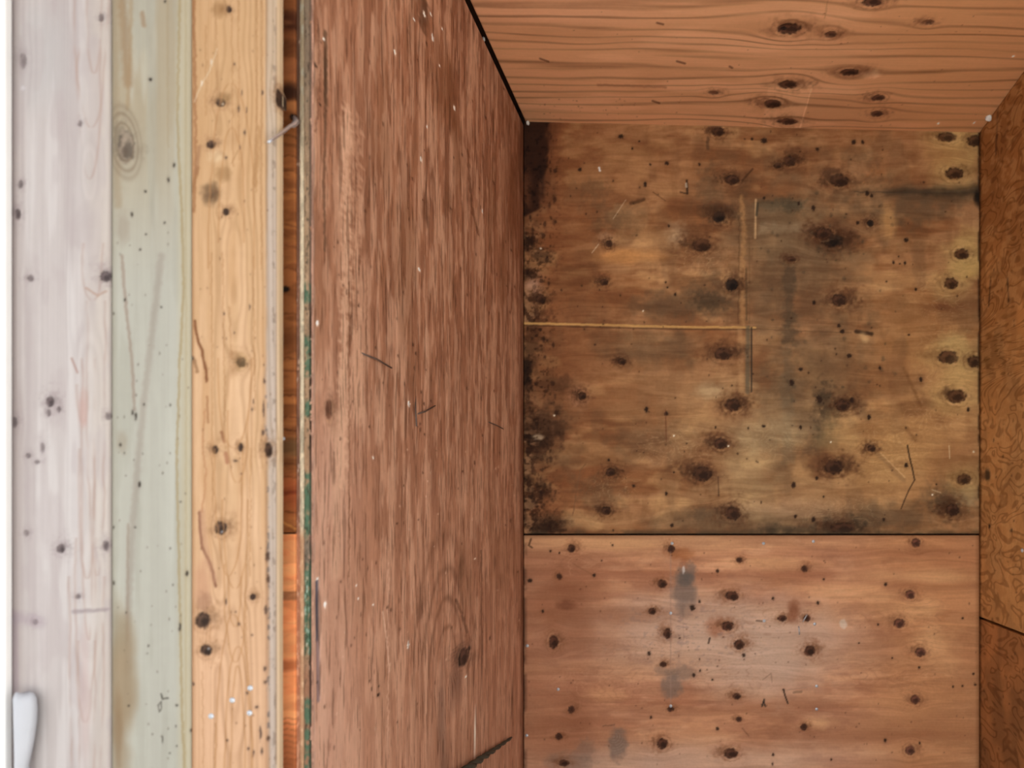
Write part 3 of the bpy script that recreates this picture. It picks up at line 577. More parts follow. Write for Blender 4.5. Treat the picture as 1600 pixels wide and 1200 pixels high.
def p_dark(P, x, y):
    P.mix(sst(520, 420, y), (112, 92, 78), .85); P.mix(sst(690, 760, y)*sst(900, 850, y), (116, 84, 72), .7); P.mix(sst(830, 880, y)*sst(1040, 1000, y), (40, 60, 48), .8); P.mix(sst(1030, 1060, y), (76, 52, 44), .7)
    for a, b in GREEN: P.mix(sst(-3, 3, y-a)*sst(-3, 3, b-y), (44, 78, 60), .6)
    P.specks(20, 483, 520, 487, 700, (.8, 1.4), (206, 170, 130), .8, 3, 1.6)
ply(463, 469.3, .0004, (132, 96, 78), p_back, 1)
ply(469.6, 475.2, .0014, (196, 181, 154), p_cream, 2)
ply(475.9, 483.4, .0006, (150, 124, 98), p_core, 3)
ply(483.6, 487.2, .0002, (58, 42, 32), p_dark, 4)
ply(487.4, 490.0, .0010, (168, 128, 108), None, 5)

# ------------------------------------------------------------------ ceiling
G_ceil = wood('ceiling_plywood', lines=24, band=(.7, 6, 4.5), band_amt=.42, fibre=(6, 260), fibre_amt=.11, mottle=(110, .06), sharp=(.0, .5), detail=3, bump=.2, distort=.2, hue=(1, 1.15, 1.25))
t = [YB+.018]
while t[-1] > 1.72*Q: t.append(t[-1]-1.1*t[-1]**2/(F*1.14*Q))
t = np.concatenate([np.linspace(YF-.05, t[-1], 8)[:-1], np.array(t[::-1])])
s = steps(XL+.0055, XR+.06, XL-.002, XR+.002, .0024*Q)
Ce = Surf('ceil', 0, s, t, (172, 117, 78), K_ceil, zfun=zceil)
def paint_ceil(P):
    x, y = P.px()
    P.mix(sst(.45, .7, fbm(P.S*2.2*GS, P.T*9*GS, 4, 4)), (150, 98, 62), .5); P.mix(sst(.5, .7, fbm(P.S*3*GS, P.T*16*GS, 8, 4)), (188, 132, 92), .5)
    P.mix(sst(1250, 1500, x), (164, 108, 64), .5); P.mix(sst(60, 20, y)*sst(1100, 900, x), (186, 130, 94), .4)
    # lens-shaped plug let into the face veneer
    dx, dy = P.loc(1226, 168); pl = (abs(dx)-33 < 0)*1.0*sst(36, 32, abs(dy)); P.mix(sst(34, 31, abs(dx-2))*sst(36, 33, abs(dy)), (192, 140, 98), .4)
    P.line([(1260, 140), (1257, 202)], .8, (204, 152, 110), .6); P.line([(1290, 2), (1292, 28)], 1, (140, 92, 58), .5)
    for a in [(1363, 3, 14, 7, .9), (1233, 45, 17, 8, .95), (1298, 54, 9, 5, .6), (1327, 113, 14, 5, .9), (1232, 132, 15, 6, .9), (1207, 162, 13, 6, .95), (1231, 190, 14, 5, .95), (1372, 153, 10, 4.5, .85), (1370, 178, 9, 4.5, .85), (1450, 35, 9, 4, .5), (1115, 145, 7, 3, .6)]:
        P.knot(a[0], a[1], a[2], a[3], core=(58, 32, 20), halo=(112, 66, 40), ha=.5, hs=1.9, a=a[4], warp=1.6)
    P.flow(1233, 45, 110, 24, .7); P.flow(1330, 120, 100, 20, .5); P.flow(1225, 160, 80, 24, .5)
    P.knot(1224, 45, 5, 3, core=(26, 16, 12), ha=0, ring=False, warp=0)
    for ln in [((845, 92), (856, 96)), ((1058, 96), (1070, 99)), ((1108, 144), (1118, 146)), ((1020, 158), (1030, 161)), ((1027, 36), (1036, 38)), ((1140, 104), (1144, 106))]: P.line(ln, 1.6, (92, 54, 34), .8, .6)
    P.line([(935, 134), (1040, 135)], 1.8, (128, 78, 50), .6, .8, 1); P.line([(1370, 118), (1366, 112)], 4, (206, 158, 116), .4, .8)
    P.stain(1360, 117, 16, 5, (206, 154, 112), .5, seed=2)
    P.specks(60, 760, 5, 1560, 198, (.7, 1.4), (96, 56, 36), .6, 4, .7); P.specks(30, 815, 150, 1000, 186, (.8, 1.6), (110, 66, 44), .6, 5, .7)
    for p in [(1583, 88), (1466, 193), (1522, 192), (1560, 190)]: P.dot(*p, 2, (232, 206, 172), .9, 1.6)
    P.wc += .018*Q*(fbm(P.S*2.2*GS, P.T*2.6*GS, 21, 3)-.5)*2
paint_ceil(Ce)
ceiling = Ce.build('ceiling', .018, G_ceil, None, 'h', seed=4); tag(ceiling, kind='structure')
trim = box('light_stop_2', (XP-.045, YF+.03, zl-.09), (XP-.002, YB+.018, zl+.03), M_dark); tag(trim, kind='structure')  # unseen box added to stop outside light leaking over the partition
cav = box('light_stop_4', (XP-.045, YF-.05, zl+.0305), (XL+.06, YB+.018, zl+.05), M_dark); tag(cav, kind='structure')  # unseen lid added so the gap above the partition stays dark
light_stop5 = box('light_stop_5', (XP-.045, YF-.05, zl-.008), (XL+.004, YF-.01, zl+.03), M_dark); tag(light_stop5, kind='structure')  # unseen front stop added to keep light out of that gap
light_stop3 = box('light_stop_3', (XP-.045, YB-.045, 0), (XP-.001, YB+.0195, zl-.0905), M_dark); tag(light_stop3, kind='structure')  # unseen box added against light leaking in at the back corner

# ------------------------------------------------------------------ right wall: two sheets with a dark joint that follows a level line
G_right = wood('swirled_veneer', band=(17, 7, 5), band_amt=.40, fibre=(30, 90), fibre_amt=.13, mottle=(120, .14), sharp=(.0, .4), detail=1.0, bump=.15, distort=1.0, hue=(1, 1.18, 1.35))
yy = [YB]
while yy[-1] > 1.88*Q: yy.append(yy[-1]-1.5*yy[-1]**2/(F*XR))
s = np.concatenate([np.linspace(YF-.05, yy[-1], 8)[:-1], np.array(yy[::-1])])
zj = CZ-(963-CY)*YB/F
wall_right = box('wall_right', (XR+.02, YF-.05, 0), (XR+.045, YB+.045, zr+.06), M_dark); tag(wall_right, kind='structure')
def right_sheet(za, zb, base, seed, upper):
    P = Surf('side', XR, s, steps(za, zb, fz(1240, YB*.86), 9, .0030*Q), base, K_right, nx=-1); P.grain = 'v'
    x, y = P.px()
    P.mix(sst(.45, .7, fbm(P.S*11, P.T*11, 3+seed, 4)), np.array(base)*.72, .55); P.mix(sst(.5, .7, fbm(P.S*12, P.T*12, 6+seed, 4)), np.array(base)*1.2, .6)
    if upper:
        P.mix(sst(560, 240, y), (112, 62, 30), .75); P.mix(sst(520, 700, y), (152, 100, 60), .6)
        # slanting streaks above, curls below: turn the grain direction with height
        k = sst(620, 480, y); P.wc += k*(P.T*.55); P.wa += k*(-P.S*.2)
        P.line([(1548, 434), (1545, 478)], 1, (58, 32, 18), .8); P.line([(1574, 434), (1576, 472)], 1.2, (58, 32, 18), .85); P.stain(1543, 742, 4, 10, (46, 30, 20), .85, soft=.4, seed=4); P.stain(1536, 744, 4, 6, (70, 44, 28), .6, seed=2)
        P.dot(1546, 822, 1.8, (44, 24, 14), .9, 4); P.dot(1580, 829, 2, (44, 24, 14), .9, 4); P.dot(1581, 870, 4, (112, 68, 38), .7, 5); P.line([(1559, 165), (1556, 240)], 1.6, (66, 34, 18), .7, .6, 1); P.stain(1548, 200, 8, 30, (120, 68, 34), .5, seed=5)
        P.stain(1540, 565, 6, 6, (104, 66, 34), .6, seed=3); P.mix(sst(970, 900, y)*sst(.5, .6, fbm(x/8, y/12, 3)), (170, 118, 76), .3)
    P.line([(1531.5, 200), (1531.5, 1300)], 1.4, (66, 36, 18), .8, .7, 1); P.specks(40, 1535, 210, 1598, 1195, (.8, 1.6), (60, 32, 18), .7, seed, 1.8)
    P.wa += .016*(fbm(P.S*9, P.T*9, 11+seed, 2)-.5); P.wc += .024*(fbm(P.S*8, P.T*8, 14+seed, 2)-.5)
    return P.build('plywood_panel', .018, G_right, wall_right, 'v', seed=5+seed)
right_up = right_sheet(zj, zr-.002, (136, 84, 46), 1, True); tag(right_up, 'upper sheet with curly swirled grain')
right_low = right_sheet(0.02, zj-.006, (122, 72, 40), 2, False); tag(right_low, 'plain darker lower sheet')

# ------------------------------------------------------------------ strip of wall between the posts and the partition
YS = .846
G_sh = wood('side_plywood', hue=(1, 1.05, 1.1), band=(3, 30, 3), band_amt=.2, fibre=(8, 260), fibre_amt=.12, mottle=(110, .08), sharp=(.05, .95), detail=3, bump=.15, distort=.6)
wall_front = box('wall_front', (fx(60, YS), YS+.0045, 0), (XP-.001, YS+.02, zl+.02), M_dark); tag(wall_front, kind='structure')
def sheath(py0, py1, base, paint, seed):
    z0 = 0.02 if py1 > 1200 else fz(py1, YS); z1 = zl if py0 < 0 else fz(py0, YS)
    P = Surf('front', YS, steps(fx(60, YS), fx(461, YS), fx(425, YS), 9, .0014), steps(z0, z1, fz(1225, YS), fz(-25, YS), .0014), base, K_sh)
    x, y = P.px(); paint(P, x, y); P.wc += .012*(fbm(x/60, y/40, seed, 3)-.5)*2
    return P.build('plywood_panel', .0035, G_sh, wall_front, 'h', seed=seed)
def p_shu(P, x, y):
    P.mix(sst(.45, .65, fbm(x/60, y/16, 3, 4)), (98, 58, 34), .6); P.mix(sst(.5, .7, fbm(x/50, y/11, 6, 4)), (158, 104, 64), .5); P.mix(sst(250, 40, y), (92, 54, 34), .5)
    P.stain(452, 32, 26, 14, (58, 30, 20), .85, seed=3, rag=.4); P.stain(446, 36, 12, 4, (110, 70, 48), .7, seed=2); P.stain(452, 75, 30, 12, (80, 46, 28), .6, seed=6); P.stain(455, 108, 22, 16, (140, 88, 60), .6, seed=5)
    P.stain(448, 145, 26, 13, (44, 24, 16), .9, seed=7, rag=.3); P.stain(456, 165, 26, 8, (158, 106, 70), .7, seed=3); P.stain(459, 183, 6, 5, (14, 10, 8), .97, soft=.3, seed=3); P.stain(445, 452, 8, 4.5, (24, 16, 12), .95, soft=.3, seed=3)
    P.stain(450, 535, 30, 20, (86, 50, 30), .6, seed=8); P.stain(452, 700, 30, 16, (84, 66, 48), .7, seed=2); P.stain(455, 770, 30, 26, (138, 70, 44), .7, seed=9); P.line([(437, 771), (466, 769)], 3, (96, 40, 26), .6, .7, 1)
    for yy_, c in ((88, .5), (213, .5), (244, .5), (268, .5), (300, .5), (352, .5), (420, .4), (490, .5), (560, .5), (618, .7), (652, .5), (672, .8), (580, .5), (385, .4), (725, .5), (800, .6), (745, .5)):
        P.line([(430, yy_+2), (448, yy_-1), (468, yy_+2)], 1.2, (72, 40, 24), c, .7, 2.5)
    P.line([(440, 815), (468, 830)], 1.4, (196, 140, 84), .7, .6, 1)
def p_shl(P, x, y):
    P.mix(sst(.45, .65, fbm(x/60, y/12, 3, 4)), (196, 122, 84), .5); P.mix(sst(.55, .7, fbm(x/40, y/16, 7, 4)), (228, 160, 118), .5); P.stain(450, 932, 30, 6, (132, 92, 70), .8, soft=.4, seed=3, rag=.2); P.stain(450, 1040, 30, 8, (150, 82, 54), .6, seed=3)
    P.mix(sst(1120, 1170, y), (140, 82, 56), .7)
    for yy_ in range(1124, 1230, 9): P.line([(430, yy_+2), (448, yy_-3), (470, yy_+3)], 1.2, (132, 82, 58), .55, .7, 2)
    P.line([(430, 926), (470, 925)], .9, (112, 76, 56), .7)
sheath(-60, 832, (134, 84, 52), p_shu, 31); sh_low = sheath(834.4, 1300, (222, 150, 110), p_shl, 32)

# ------------------------------------------------------------------ three framing boards, each a step further in
def board(name, Y, px0, px1, base, K, mat, paint, label, seed, rnd=.003, th=.024, bend=None):
    st = 1.5*Y/F
    P = Surf('front', Y, steps(fx(px0, Y), fx(px1, Y), -9, 9, st), steps(0.0, 2.16, fz(1225, Y), fz(-25, Y), st), base, K); P.grain = 'v'
    x, y = P.px(); paint(P, x, y)
    o = P.build(name, th, mat, None, 'v', round_edge=rnd, seed=seed, bend=bend); tag(o, label, 'board', 'framing boards beside the opening'); return o

def cathedral(P, x, y, cx, per, amp, seed):
    """flat-sawn figure: rings pinch to U and V shapes along the axis cx"""
    w = amp*(fbm(x*0+seed*5.3, y/per, seed, 3)); d = np.sqrt((x-cx)**2+(w*60)**2)
    P.wc += ((d-(x-cx))*P.pos/F)*sst(70, 15, abs(x-cx))

G_b1 = wood('pale_pink_pine', gs=.96, lines=170, band=(.7, 14, 6), band_amt=.05, fibre=(6, 500), fibre_amt=.05, mottle=(90, .03), sharp=(.0, 1), detail=2, bump=.05, hue=(1, 1.12, 1.08))
def p_b1(P, x, y):
    P.mix(sst(.45, .7, fbm(x/22, y/300, 3, 4)), (196, 180, 175), .6); P.mix(sst(.5, .7, fbm(x/16, y/260, 7, 4)), (224, 212, 206), .7); P.mix(sst(120, 20, abs(y-90))*sst(150, 60, x), (206, 200, 196), .5)
    P.mix(sst(44, 22, x), (190, 170, 162), .6); P.mix(sst(120, 160, x), (216, 199, 184), .6); P.mix(sst(.55, .7, fbm(x/30, y/90, 9, 3)), (198, 181, 177), .4)
    # nested pale U figures down the right side
    for y0, y1, cx, w in [(-60, 115, 147, 12), (60, 280, 140, 18), (-80, 200, 142, 26), (470, 900, 150, 14), (560, 1000, 138, 10), (700, 905, 136, 12), (600, 660, 130, 9), (840, 1130, 134, 16), (1000, 1300, 136, 13), (900, 1400, 135, 26), (380, 470, 145, 16)]:
        k = np.clip((y-y0)/(y1-y0), 0, 1); ww = w*np.sqrt(np.clip(1-k**3, 0, 1)); m = np.exp(-((abs(x-cx-7*(fbm(y/60, x/90, 5+int(w))-.5))-ww)/2.2)**2)*(y > y0)*(y < y1)
        P.mix(m*sst(.2, .6, fbm(x/30, y/60, 55, 3)), (190, 160, 146), .5)
    P.stain(130, 640, 7, 26, (206, 168, 156), .7, seed=3); P.stain(133, 1080, 8, 90, (208, 176, 168), .5, seed=4)
    for k in [(78, 628, 6, 8, .95), (95, 857, 6, 7, .8), (164, 432, 7, 9, .9), (28, 335, 4, 8, .8), (48, 435, 5, 5, .5), (165, 853, 5, 8, .7), (32, 288, 3.5, 6, .5), (158, 28, 4, 6, .5), (92, 640, 3, 5, .5), (55, 972, 4, 4, .5), (122, 932, 4, 4, .5), (41, 833, 4, 5, .35), (66, 700, 3, 8, .35), (44, 712, 4, 4, .4), (58, 722, 4, 3, .4), (125, 193, 3, 5, .4), (36, 95, 5, 12, .35), (22, 660, 5, 8, .4), (54, 1103, 3, 5, .4), (168, 650, 4, 6, .5), (76, 645, 3, 6, .5)]:
        P.knot(*k[:4], core=(74, 60, 60), halo=(168, 148, 146), ha=.5*k[4], hs=2.4, a=k[4]*.72, ring=False)
    P.line([(115, 955), (166, 953)], 3, (160, 142, 142), .6, .8, 2); P.line([(20, 965), (60, 970)], 10, (180, 160, 164), .5, .9, 4); P.line([(22, 960), (24, 1080)], 5, (180, 158, 162), .5, .9)
    P.line([(135, 450), (152, 462), (166, 455)], 1.8, (186, 150, 130), .6, .7, 1); P.dot(36, 138, 4, (226, 216, 214), .8)
    P.line([(112, 560), (121, 582)], 1.8, (178, 140, 128), .7, .7); P.mix(sst(21, 17.5, x), (150, 130, 128), .7)
    cathedral(P, x, y, 140, 160, .5, 3)
board('framing_board', .800, 10, 171.5, (210, 196, 190), K_b1, G_b1, p_b1, 'pale pinkish pine board between the white trim and the greenish board', 21)

G_b2 = wood('pale_green_pine', gs=.96, band=(.5, 60, 3), band_amt=.05, fibre=(7, 450), fibre_amt=.06, mottle=(100, .035), sharp=(0, 1), detail=2, bump=.05, hue=(1, 1.08, 1.12))
def p_b2(P, x, y):
    P.mix(sst(480, 150, y), (184, 167, 141), .85); P.mix(sst(.5, .7, fbm(x/26, y/240, 6, 4)), (207, 203, 191), .5); P.mix(sst(.5, .7, fbm(x/20, y/200, 12, 4)), (181, 176, 162), .45)
    P.mix(sst(272, 290, x), (202, 186, 156), .7); P.line([(281, 0), (277, 180), (280, 260), (284, 330), (287, 450), (281, 560), (276, 720), (280, 900), (284, 1100), (288, 1200)], 1.8, (172, 148, 106), .7, .7, 1.5)
    P.line([(290, 0), (291, 600), (290, 1200)], 1.2, (186, 166, 128), .5, .7, 1)
    P.line([(190, 0), (196, 60), (200, 130)], 7, (162, 130, 98), .6, .8, 3); P.line([(178, 0), (180, 200), (184, 320)], 6, (168, 144, 116), .5, .9, 3); P.line([(205, 0), (203, 90), (199, 170)], 3, (170, 140, 106), .5, .8, 2)
    P.line([(190, 400), (197, 480), (206, 560), (210, 640)], 2.2, (164, 142, 128), .7, .7, 1.5); P.line([(252, 400), (240, 500), (228, 600), (216, 720), (206, 840), (200, 960), (199, 1050)], 5, (172, 160, 148), .65, .8, 2)
    P.line([(200, 820), (199, 1000)], 2, (160, 138, 122), .5, .8, 1); P.line([(222, 20), (225, 40)], 3, (160, 126, 96), .6, .8, 1); P.line([(262, 0), (263, 230)], 1.5, (180, 158, 126), .5, .7, 1.5)
    # big soft knot with rings
    P.knot(197, 228, 13, 26, core=(132, 116, 102), halo=(156, 138, 118), ha=.5, hs=1.6, a=.75, ring=False)
    for k, a in ((1.0, .6), (1.5, .5), (1.9, .3)):
        dx, dy = P.loc(194, 222); d = np.hypot((dx-dy*.12)/(14*k), dy/(30*k)); P.mix(np.exp(-((d-1)/.08)**2), (132, 112, 92), a)
    P.stain(194, 236, 5, 8, (104, 88, 76), .7, seed=3); P.stain(188, 1080, 20, 110, (160, 132, 100), .75, soft=.6, seed=5, rag=.4); P.stain(200, 1060, 14, 80, (170, 150, 124), .5, seed=6); P.stain(184, 1150, 8, 60, (142, 112, 82), .5, seed=9)
    P.stain(192, 355, 10, 26, (166, 150, 134), .5, seed=3); P.stain(190, 690, 8, 18, (172, 158, 140), .6, seed=4); P.stain(186, 985, 12, 30, (160, 144, 120), .5, seed=2)
    for d in [(188, 695, 2.4), (207, 645, 2, 4), (212, 650, 2.2, 6), (225, 632, 1.8), (252, 480, 1.6), (218, 757, 2.2, 5), (292, 896, 3, 4), (272, 258, 2, 4), (235, 124, 3), (263, 281, 2, 4), (227, 299, 2), (257, 348, 1.8), (219, 390, 2), (228, 366, 1.6), (206, 335, 2, 4), (258, 2, 2), (266, 857, 1.6), (232, 1009, 1.6), (177, 824, 2), (177, 911, 3), (211, 824, 1.6), (281, 980, 2, 8), (276, 1102, 2), (298, 1142, 2, 3), (201, 1103, 1.6), (197, 957, 1.6), (266, 633, 1.8), (282, 784, 1.6), (194, 708, 1.4), (270, 914, 1.4), (254, 1155, 1.2, 5), (275, 1135, 1.4), (276, 1166, 1.4), (265, 1177, 1.4), (195, 468, 1.8, 3), (177, 490, 2, 2)]:
        P.dot(d[0], d[1], d[2], (62, 52, 46), .85, d[3] if len(d) > 3 else None)
    P.line([(252, 1084), (254, 1092), (263, 1091)], 1.2, (60, 54, 48), .85, .5, .5); P.line([(249, 1112), (247, 1102), (252, 1096), (252, 1108), (249, 1112)], .9, (86, 78, 70), .8, .5, .5)
    P.specks(60, 176, 330, 296, 1195, (.7, 1.3), (92, 80, 70), .7, 8, 1.6); P.mix(sst(186, 172, x), (150, 142, 122), .45)  # left edge darkened: shadow of the pink board painted in
board('framing_board', .801, 173.2, 298.5, (196, 191, 179), K_b2, G_b2, p_b2, 'pale greenish smooth pine board, middle of three, with a large soft knot', 22)

G_b3 = wood('orange_pine', gs=.96, lines=190, band=(1.0, 14, 6), band_amt=.17, fibre=(8, 550), fibre_amt=.08, mottle=(110, .05), sharp=(0, .8), detail=2, bump=.08, hue=(1, 1.2, 1.45))
def p_b3(P, x, y):
    P.mix(sst(.45, .7, fbm(x/18, y/200, 3, 4)), (206, 156, 108), .6); P.mix(sst(.5, .7, fbm(x/14, y/160, 8, 4)), (230, 184, 140), .6); P.mix(sst(650, 150, y), (204, 158, 108), .55); P.mix(sst(700, 1100, y), (228, 176, 138), .5)
    P.mix(sst(306, 300, x), (150, 100, 62), .5); P.line([(303, 0), (305, 120), (306, 220), (303, 330)], 2.2, (148, 96, 58), .6, .7, 2); P.line([(311, 230), (307, 270)], 3, (150, 104, 72), .5, .7, 1)
    # weathered grey arris
    w = 416+4*(fbm(y/60, y*0, 4, 3)-.5)+3*sst(500, 900, y); e = sst(-3, 4, x-w)*sst(435, 431, x); P.mix(e, (230, 212, 192), .85); P.mix(sst(400, 60, y)*e, (232, 200, 158), .6); P.mix(sst(431, 434, x), (250, 218, 172), .8)
    P.mix(np.exp(-((x-w)/2.2)**2)*sst(.55, .66, fbm(x/6, y/9, 14, 3))*sst(560, 620, y), (120, 110, 104), .75); P.line([(431.5, 0), (431.5, 1200)], .8, (150, 110, 76), .5)
    P.mix(np.exp(-((x-428)/3)**2)*sst(.62, .7, fbm(x/5, y/12, 18, 3)), (150, 128, 108), .5)
    Kn = [(358, 15, 4.5, 5, .95), (345, 160, 7, 6.5, .95), (330, 226, 6.5, 6.5, .9), (353, 331, 5, 5.5, .95), (377, 566, 7, 8, .9), (336, 703, 5, 6, .9), (376, 699, 4, 6.5, .95), (420, 703, 6, 11, .85), (345, 825, 9, 10, .9), (317, 969, 11, 12, .9), (322, 1016, 8.5, 8.5, .97), (395, 933, 4.5, 5, .9), (436, 142, 5, 14, .95)]
    for k in Kn: P.knot(*k[:4], core=(66, 46, 34), halo=(172, 124, 84), ha=.5, hs=2.1, a=k[4], warp=1.3)
    P.stain(330, 303, 14, 17, (126, 96, 66), .8, soft=.5, seed=3); P.knot(330, 304, 5, 6, core=(104, 78, 54), ha=.2, a=.6, ring=False); P.stain(349, 272, 11, 11, (164, 122, 78), .7, seed=4); P.stain(342, 14, 11, 12, (164, 120, 76), .7, seed=4); P.stain(338, 244, 12, 9, (226, 190, 146), .6, seed=2); P.stain(350, 154, 12, 8, (150, 112, 70), .6, seed=2)
    P.dot(347, 162, 2.2, (216, 186, 150), .9); P.dot(325, 1014, 2, (190, 180, 170), .7); P.dot(346, 831, 1.6, (210, 210, 210), .8); P.stain(378, 566, 10, 14, (178, 138, 84), .4, seed=8)
    # resin pockets and checks
    P.line([(304, 502), (309, 530), (316, 550), (321, 575), (323, 595)], 2.2, (124, 74, 42), .85, .6, 1.5); P.line([(302, 560), (308, 580)], 2.5, (130, 90, 56), .6, .7, 2); P.line([(324, 620), (325, 660)], 1.6, (150, 98, 60), .6, .7, 1)
    P.line([(312, 800), (313, 830), (316, 855), (326, 875), (333, 895), (337, 916)], 2.2, (128, 80, 56), .85, .5, 1); P.line([(315, 800), (319, 850), (335, 905)], 4.5, (190, 140, 106), .5, .8, 1.5); P.stain(315, 910, 12, 30, (196, 142, 106), .6, seed=5); P.stain(318, 940, 12, 14, (158, 112, 84), .5, seed=2)
    P.line([(320, 640), (317, 690), (322, 740), (316, 800)], 1.4, (176, 116, 76), .5, .7, 2); P.line([(346, 675), (350, 690)], 2.2, (146, 92, 60), .7, .6, 1); P.line([(353, 708), (355, 722)], 3, (166, 106, 74), .7, .7, 1); P.line([(300, 300), (310, 262)], 2.4, (150, 100, 60), .5, .7, 1)
    # cathedral rings
    for y0, y1, cx, w, up in [(640, 755, 372, 16, 0), (560, 700, 366, 26, 0), (700, 900, 358, 22, 0), (780, 920, 368, 20, 0), (880, 1035, 368, 17, 0), (900, 980, 368, 10, 0), (1010, 1300, 372, 22, 1), (1040, 1300, 372, 12, 1), (960, 1300, 366, 30, 1), (200, 380, 362, 20, 1), (130, 420, 362, 36, 1)]:
        k = np.clip((y-y0)/(y1-y0), 0, 1); k = 1-k if up else k
        ww = w*np.sqrt(np.clip(1-k**2.5, 0, 1)); m = np.exp(-((abs(x-cx-5*(fbm(y/50, y*0, 5)-.5))-ww)/1.2)**2)*(y > y0)*(y < y1); P.mix(m, (184, 132, 84), .7)
    for ln in [((348, 395), (352, 700)), ((330, 395), (333, 800)), ((358, 480), (362, 560)), ((321, 40), (322, 180)), ((338, 30), (340, 140)), ((362, 20), (364, 260)), ((372, 0), (374, 250)), ((402, 0), (400, 300)), ((410, 0), (408, 420)), ((396, 400), (398, 640)), ((316, 1050), (318, 1200)), ((338, 1130), (336, 1200)), ((384, 940), (388, 1080)), ((392, 700), (390, 900))]:
        P.line(ln, 1.1, (178, 128, 82), .55, .7, 2)
    for d in [(366, 100, 2), (378, 145, 1.4, 4), (373, 170, 2, 5), (385, 172, 1.4, 4), (382, 207, 2, 4), (353, 246, 2, 3), (375, 230, 1.2, 3), (410, 145, 2, 4), (372, 940, 0.1), (373, 975, 2, 3), (394, 992, 2), (350, 490, 2), (366, 520, 1.6), (390, 480, 1.6, 4), (412, 570, 1.6), (396, 627, 1.4, 4), (394, 640, 1.6, 4), (377, 740, 1.6), (368, 720, 4, 2), (368, 956, 1.6), (355, 1157, 2), (388, 1170, 2, 3), (302, 1069, 2.6), (301, 560, 2, 4), (353, 940, 2, 4), (401, 1105, 4, 2.4), (386, 1083, 3, 2), (407, 1145, 2.6, 13), (409, 1174, 2.4, 6), (396, 1176, 2, 4), (418, 870, 4, 8), (419, 905, 3, 8), (415, 953, 3, 7), (414, 1045, 3, 4), (414, 1066, 3, 3), (419, 1155, 3, 5), (413, 595, 2.4, 5), (411, 676, 3, 5), (412, 640, 2, 12)]:
        P.dot(d[0], d[1], d[2], (96, 72, 58), .8, d[3] if len(d) > 3 else None)
    P.line([(340, 75), (328, 110), (316, 130), (303, 160)], .7, (232, 208, 172), .6, .5, 1); P.dot(330, 97, 1.6, (240, 222, 196), .8, 4); P.dot(315, 130, 1.6, (240, 222, 196), .8, 4); P.line([(372, 235), (362, 255)], 1, (160, 116, 72), .5)
    P.line([(404, 200), (402, 240), (399, 290)], 3, (172, 124, 76), .5, .8, 2); P.specks(70, 305, 10, 430, 1195, (.6, 1.3), (120, 84, 58), .7, 8, 1.8)
    cathedral(P, x, y, 366, 150, .5, 5)
    # a bite out of the right arris beside the old bolt hole
    dx, dy = P.loc(439, 141); P.h -= .006*sst(1.1, .7, np.hypot(dx/7, dy/14))
Y3 = .802
def bend3(V, S):
    """the weathered right edge of the orange board turns back 20 mm"""
    xe = fx(414, Y3); xz = fx(437.4, Y3); k = np.clip((S-xe)/(xz-xe), 0, 1)
    V = V.copy(); far = Y3*(1101-414+0.0)/(1101-437.4)*.985
    V[..., 0] = np.where(S > xe, xe+(fx(437.4, far)-xe)*k, S); V[..., 1] += (far-Y3)*k; return V
b3 = board('framing_board', Y3, 300.0, 437.4, (213, 168, 122), K_b3, G_b3, p_b3, 'orange knotty pine board with zinc screws near its foot', 23, rnd=.0, th=.006, bend=bend3)

# white painted trim at the far left
YT = .788
bm = bmesh.new(); box_bm(bm, (fx(-170, YT), YT, 0), (fx(7.0, YT), YT+.010, 2.16))
bmesh.ops.bevel(bm, geom=bm.edges[:], offset=.0025, segments=3, affect='EDGES', profile=.5)
me = bpy.data.meshes.new('trim_1'); bm.to_mesh(me); bm.free(); trim1 = obj('trim_1', me, M_white, None, False); tag(trim1, kind='structure')

wo = box('wall_outer_left', (-2.2, .800, 0), (fx(-172, YT), .83, zl+.07), M_old); tag(wo, kind='structure')
wo = box('wall_outer_right', (XR+.05, YF-.05, 0), (2.2, YF-.02, zl+.07), M_old); tag(wo, kind='structure')

# ------------------------------------------------------------------ floor and ground in front
shade_slab = box('added_shade_overhang', (-2.2, .10, zl+.075), (2.2, YF+.05, zl+.10), M_old); tag(shade_slab, kind='structure')  # unseen overhang, added to shade the tops of the partition and boards
box_f = box('floor', (-3.5, -4.0, -.06), (3.5, YB+.045, 0.0), M_concrete); tag(box_f, kind='structure')

# ------------------------------------------------------------------ small hardware
def head_mesh(name, r, h):
    bm = bmesh.new(); seg = 12; prof = [(r, 0), (r*.96, .35*h), (r*.72, .8*h), (r*.34, h)]; rings = []
    for pr, ph in prof: rings.append([bm.verts.new((pr*math.cos(2*math.pi*k/seg), -ph, pr*math.sin(2*math.pi*k/seg))) for k in range(seg)])
    rings.append([bm.verts.new((r*(.26 if k % 3 == 0 else .10)*math.cos(2*math.pi*k/seg), -h*.45, r*(.26 if k % 3 == 0 else .10)*math.sin(2*math.pi*k/seg))) for k in range(seg)])
    for a, b in zip(rings[:-1], rings[1:]):
        for k in range(seg): bm.faces.new((a[k], a[(k+1) % seg], b[(k+1) % seg], b[k]))
    bm.faces.new(rings[-1]); bm.faces.new(rings[0][::-1]); bmesh.ops.recalc_face_normals(bm, faces=bm.faces[:])
    me = bpy.data.meshes.new(name); bm.to_mesh(me); bm.free(); me.materials.append(M_zinc); return me
hm_back = head_mesh('screw_head', 2.6*MS, .0022); hm_b3 = head_mesh('screw_head_large', 4.6*Y3/F, .0016); hm_s = head_mesh('screw_head_small', 3.2*YS/F, .002)
def screw(me, px, py, Y, parent):
    o = obj('screw', me, None, parent, smooth=False); o.location = (fx(px, Y), Y+.0003, fz(py, Y)); return o
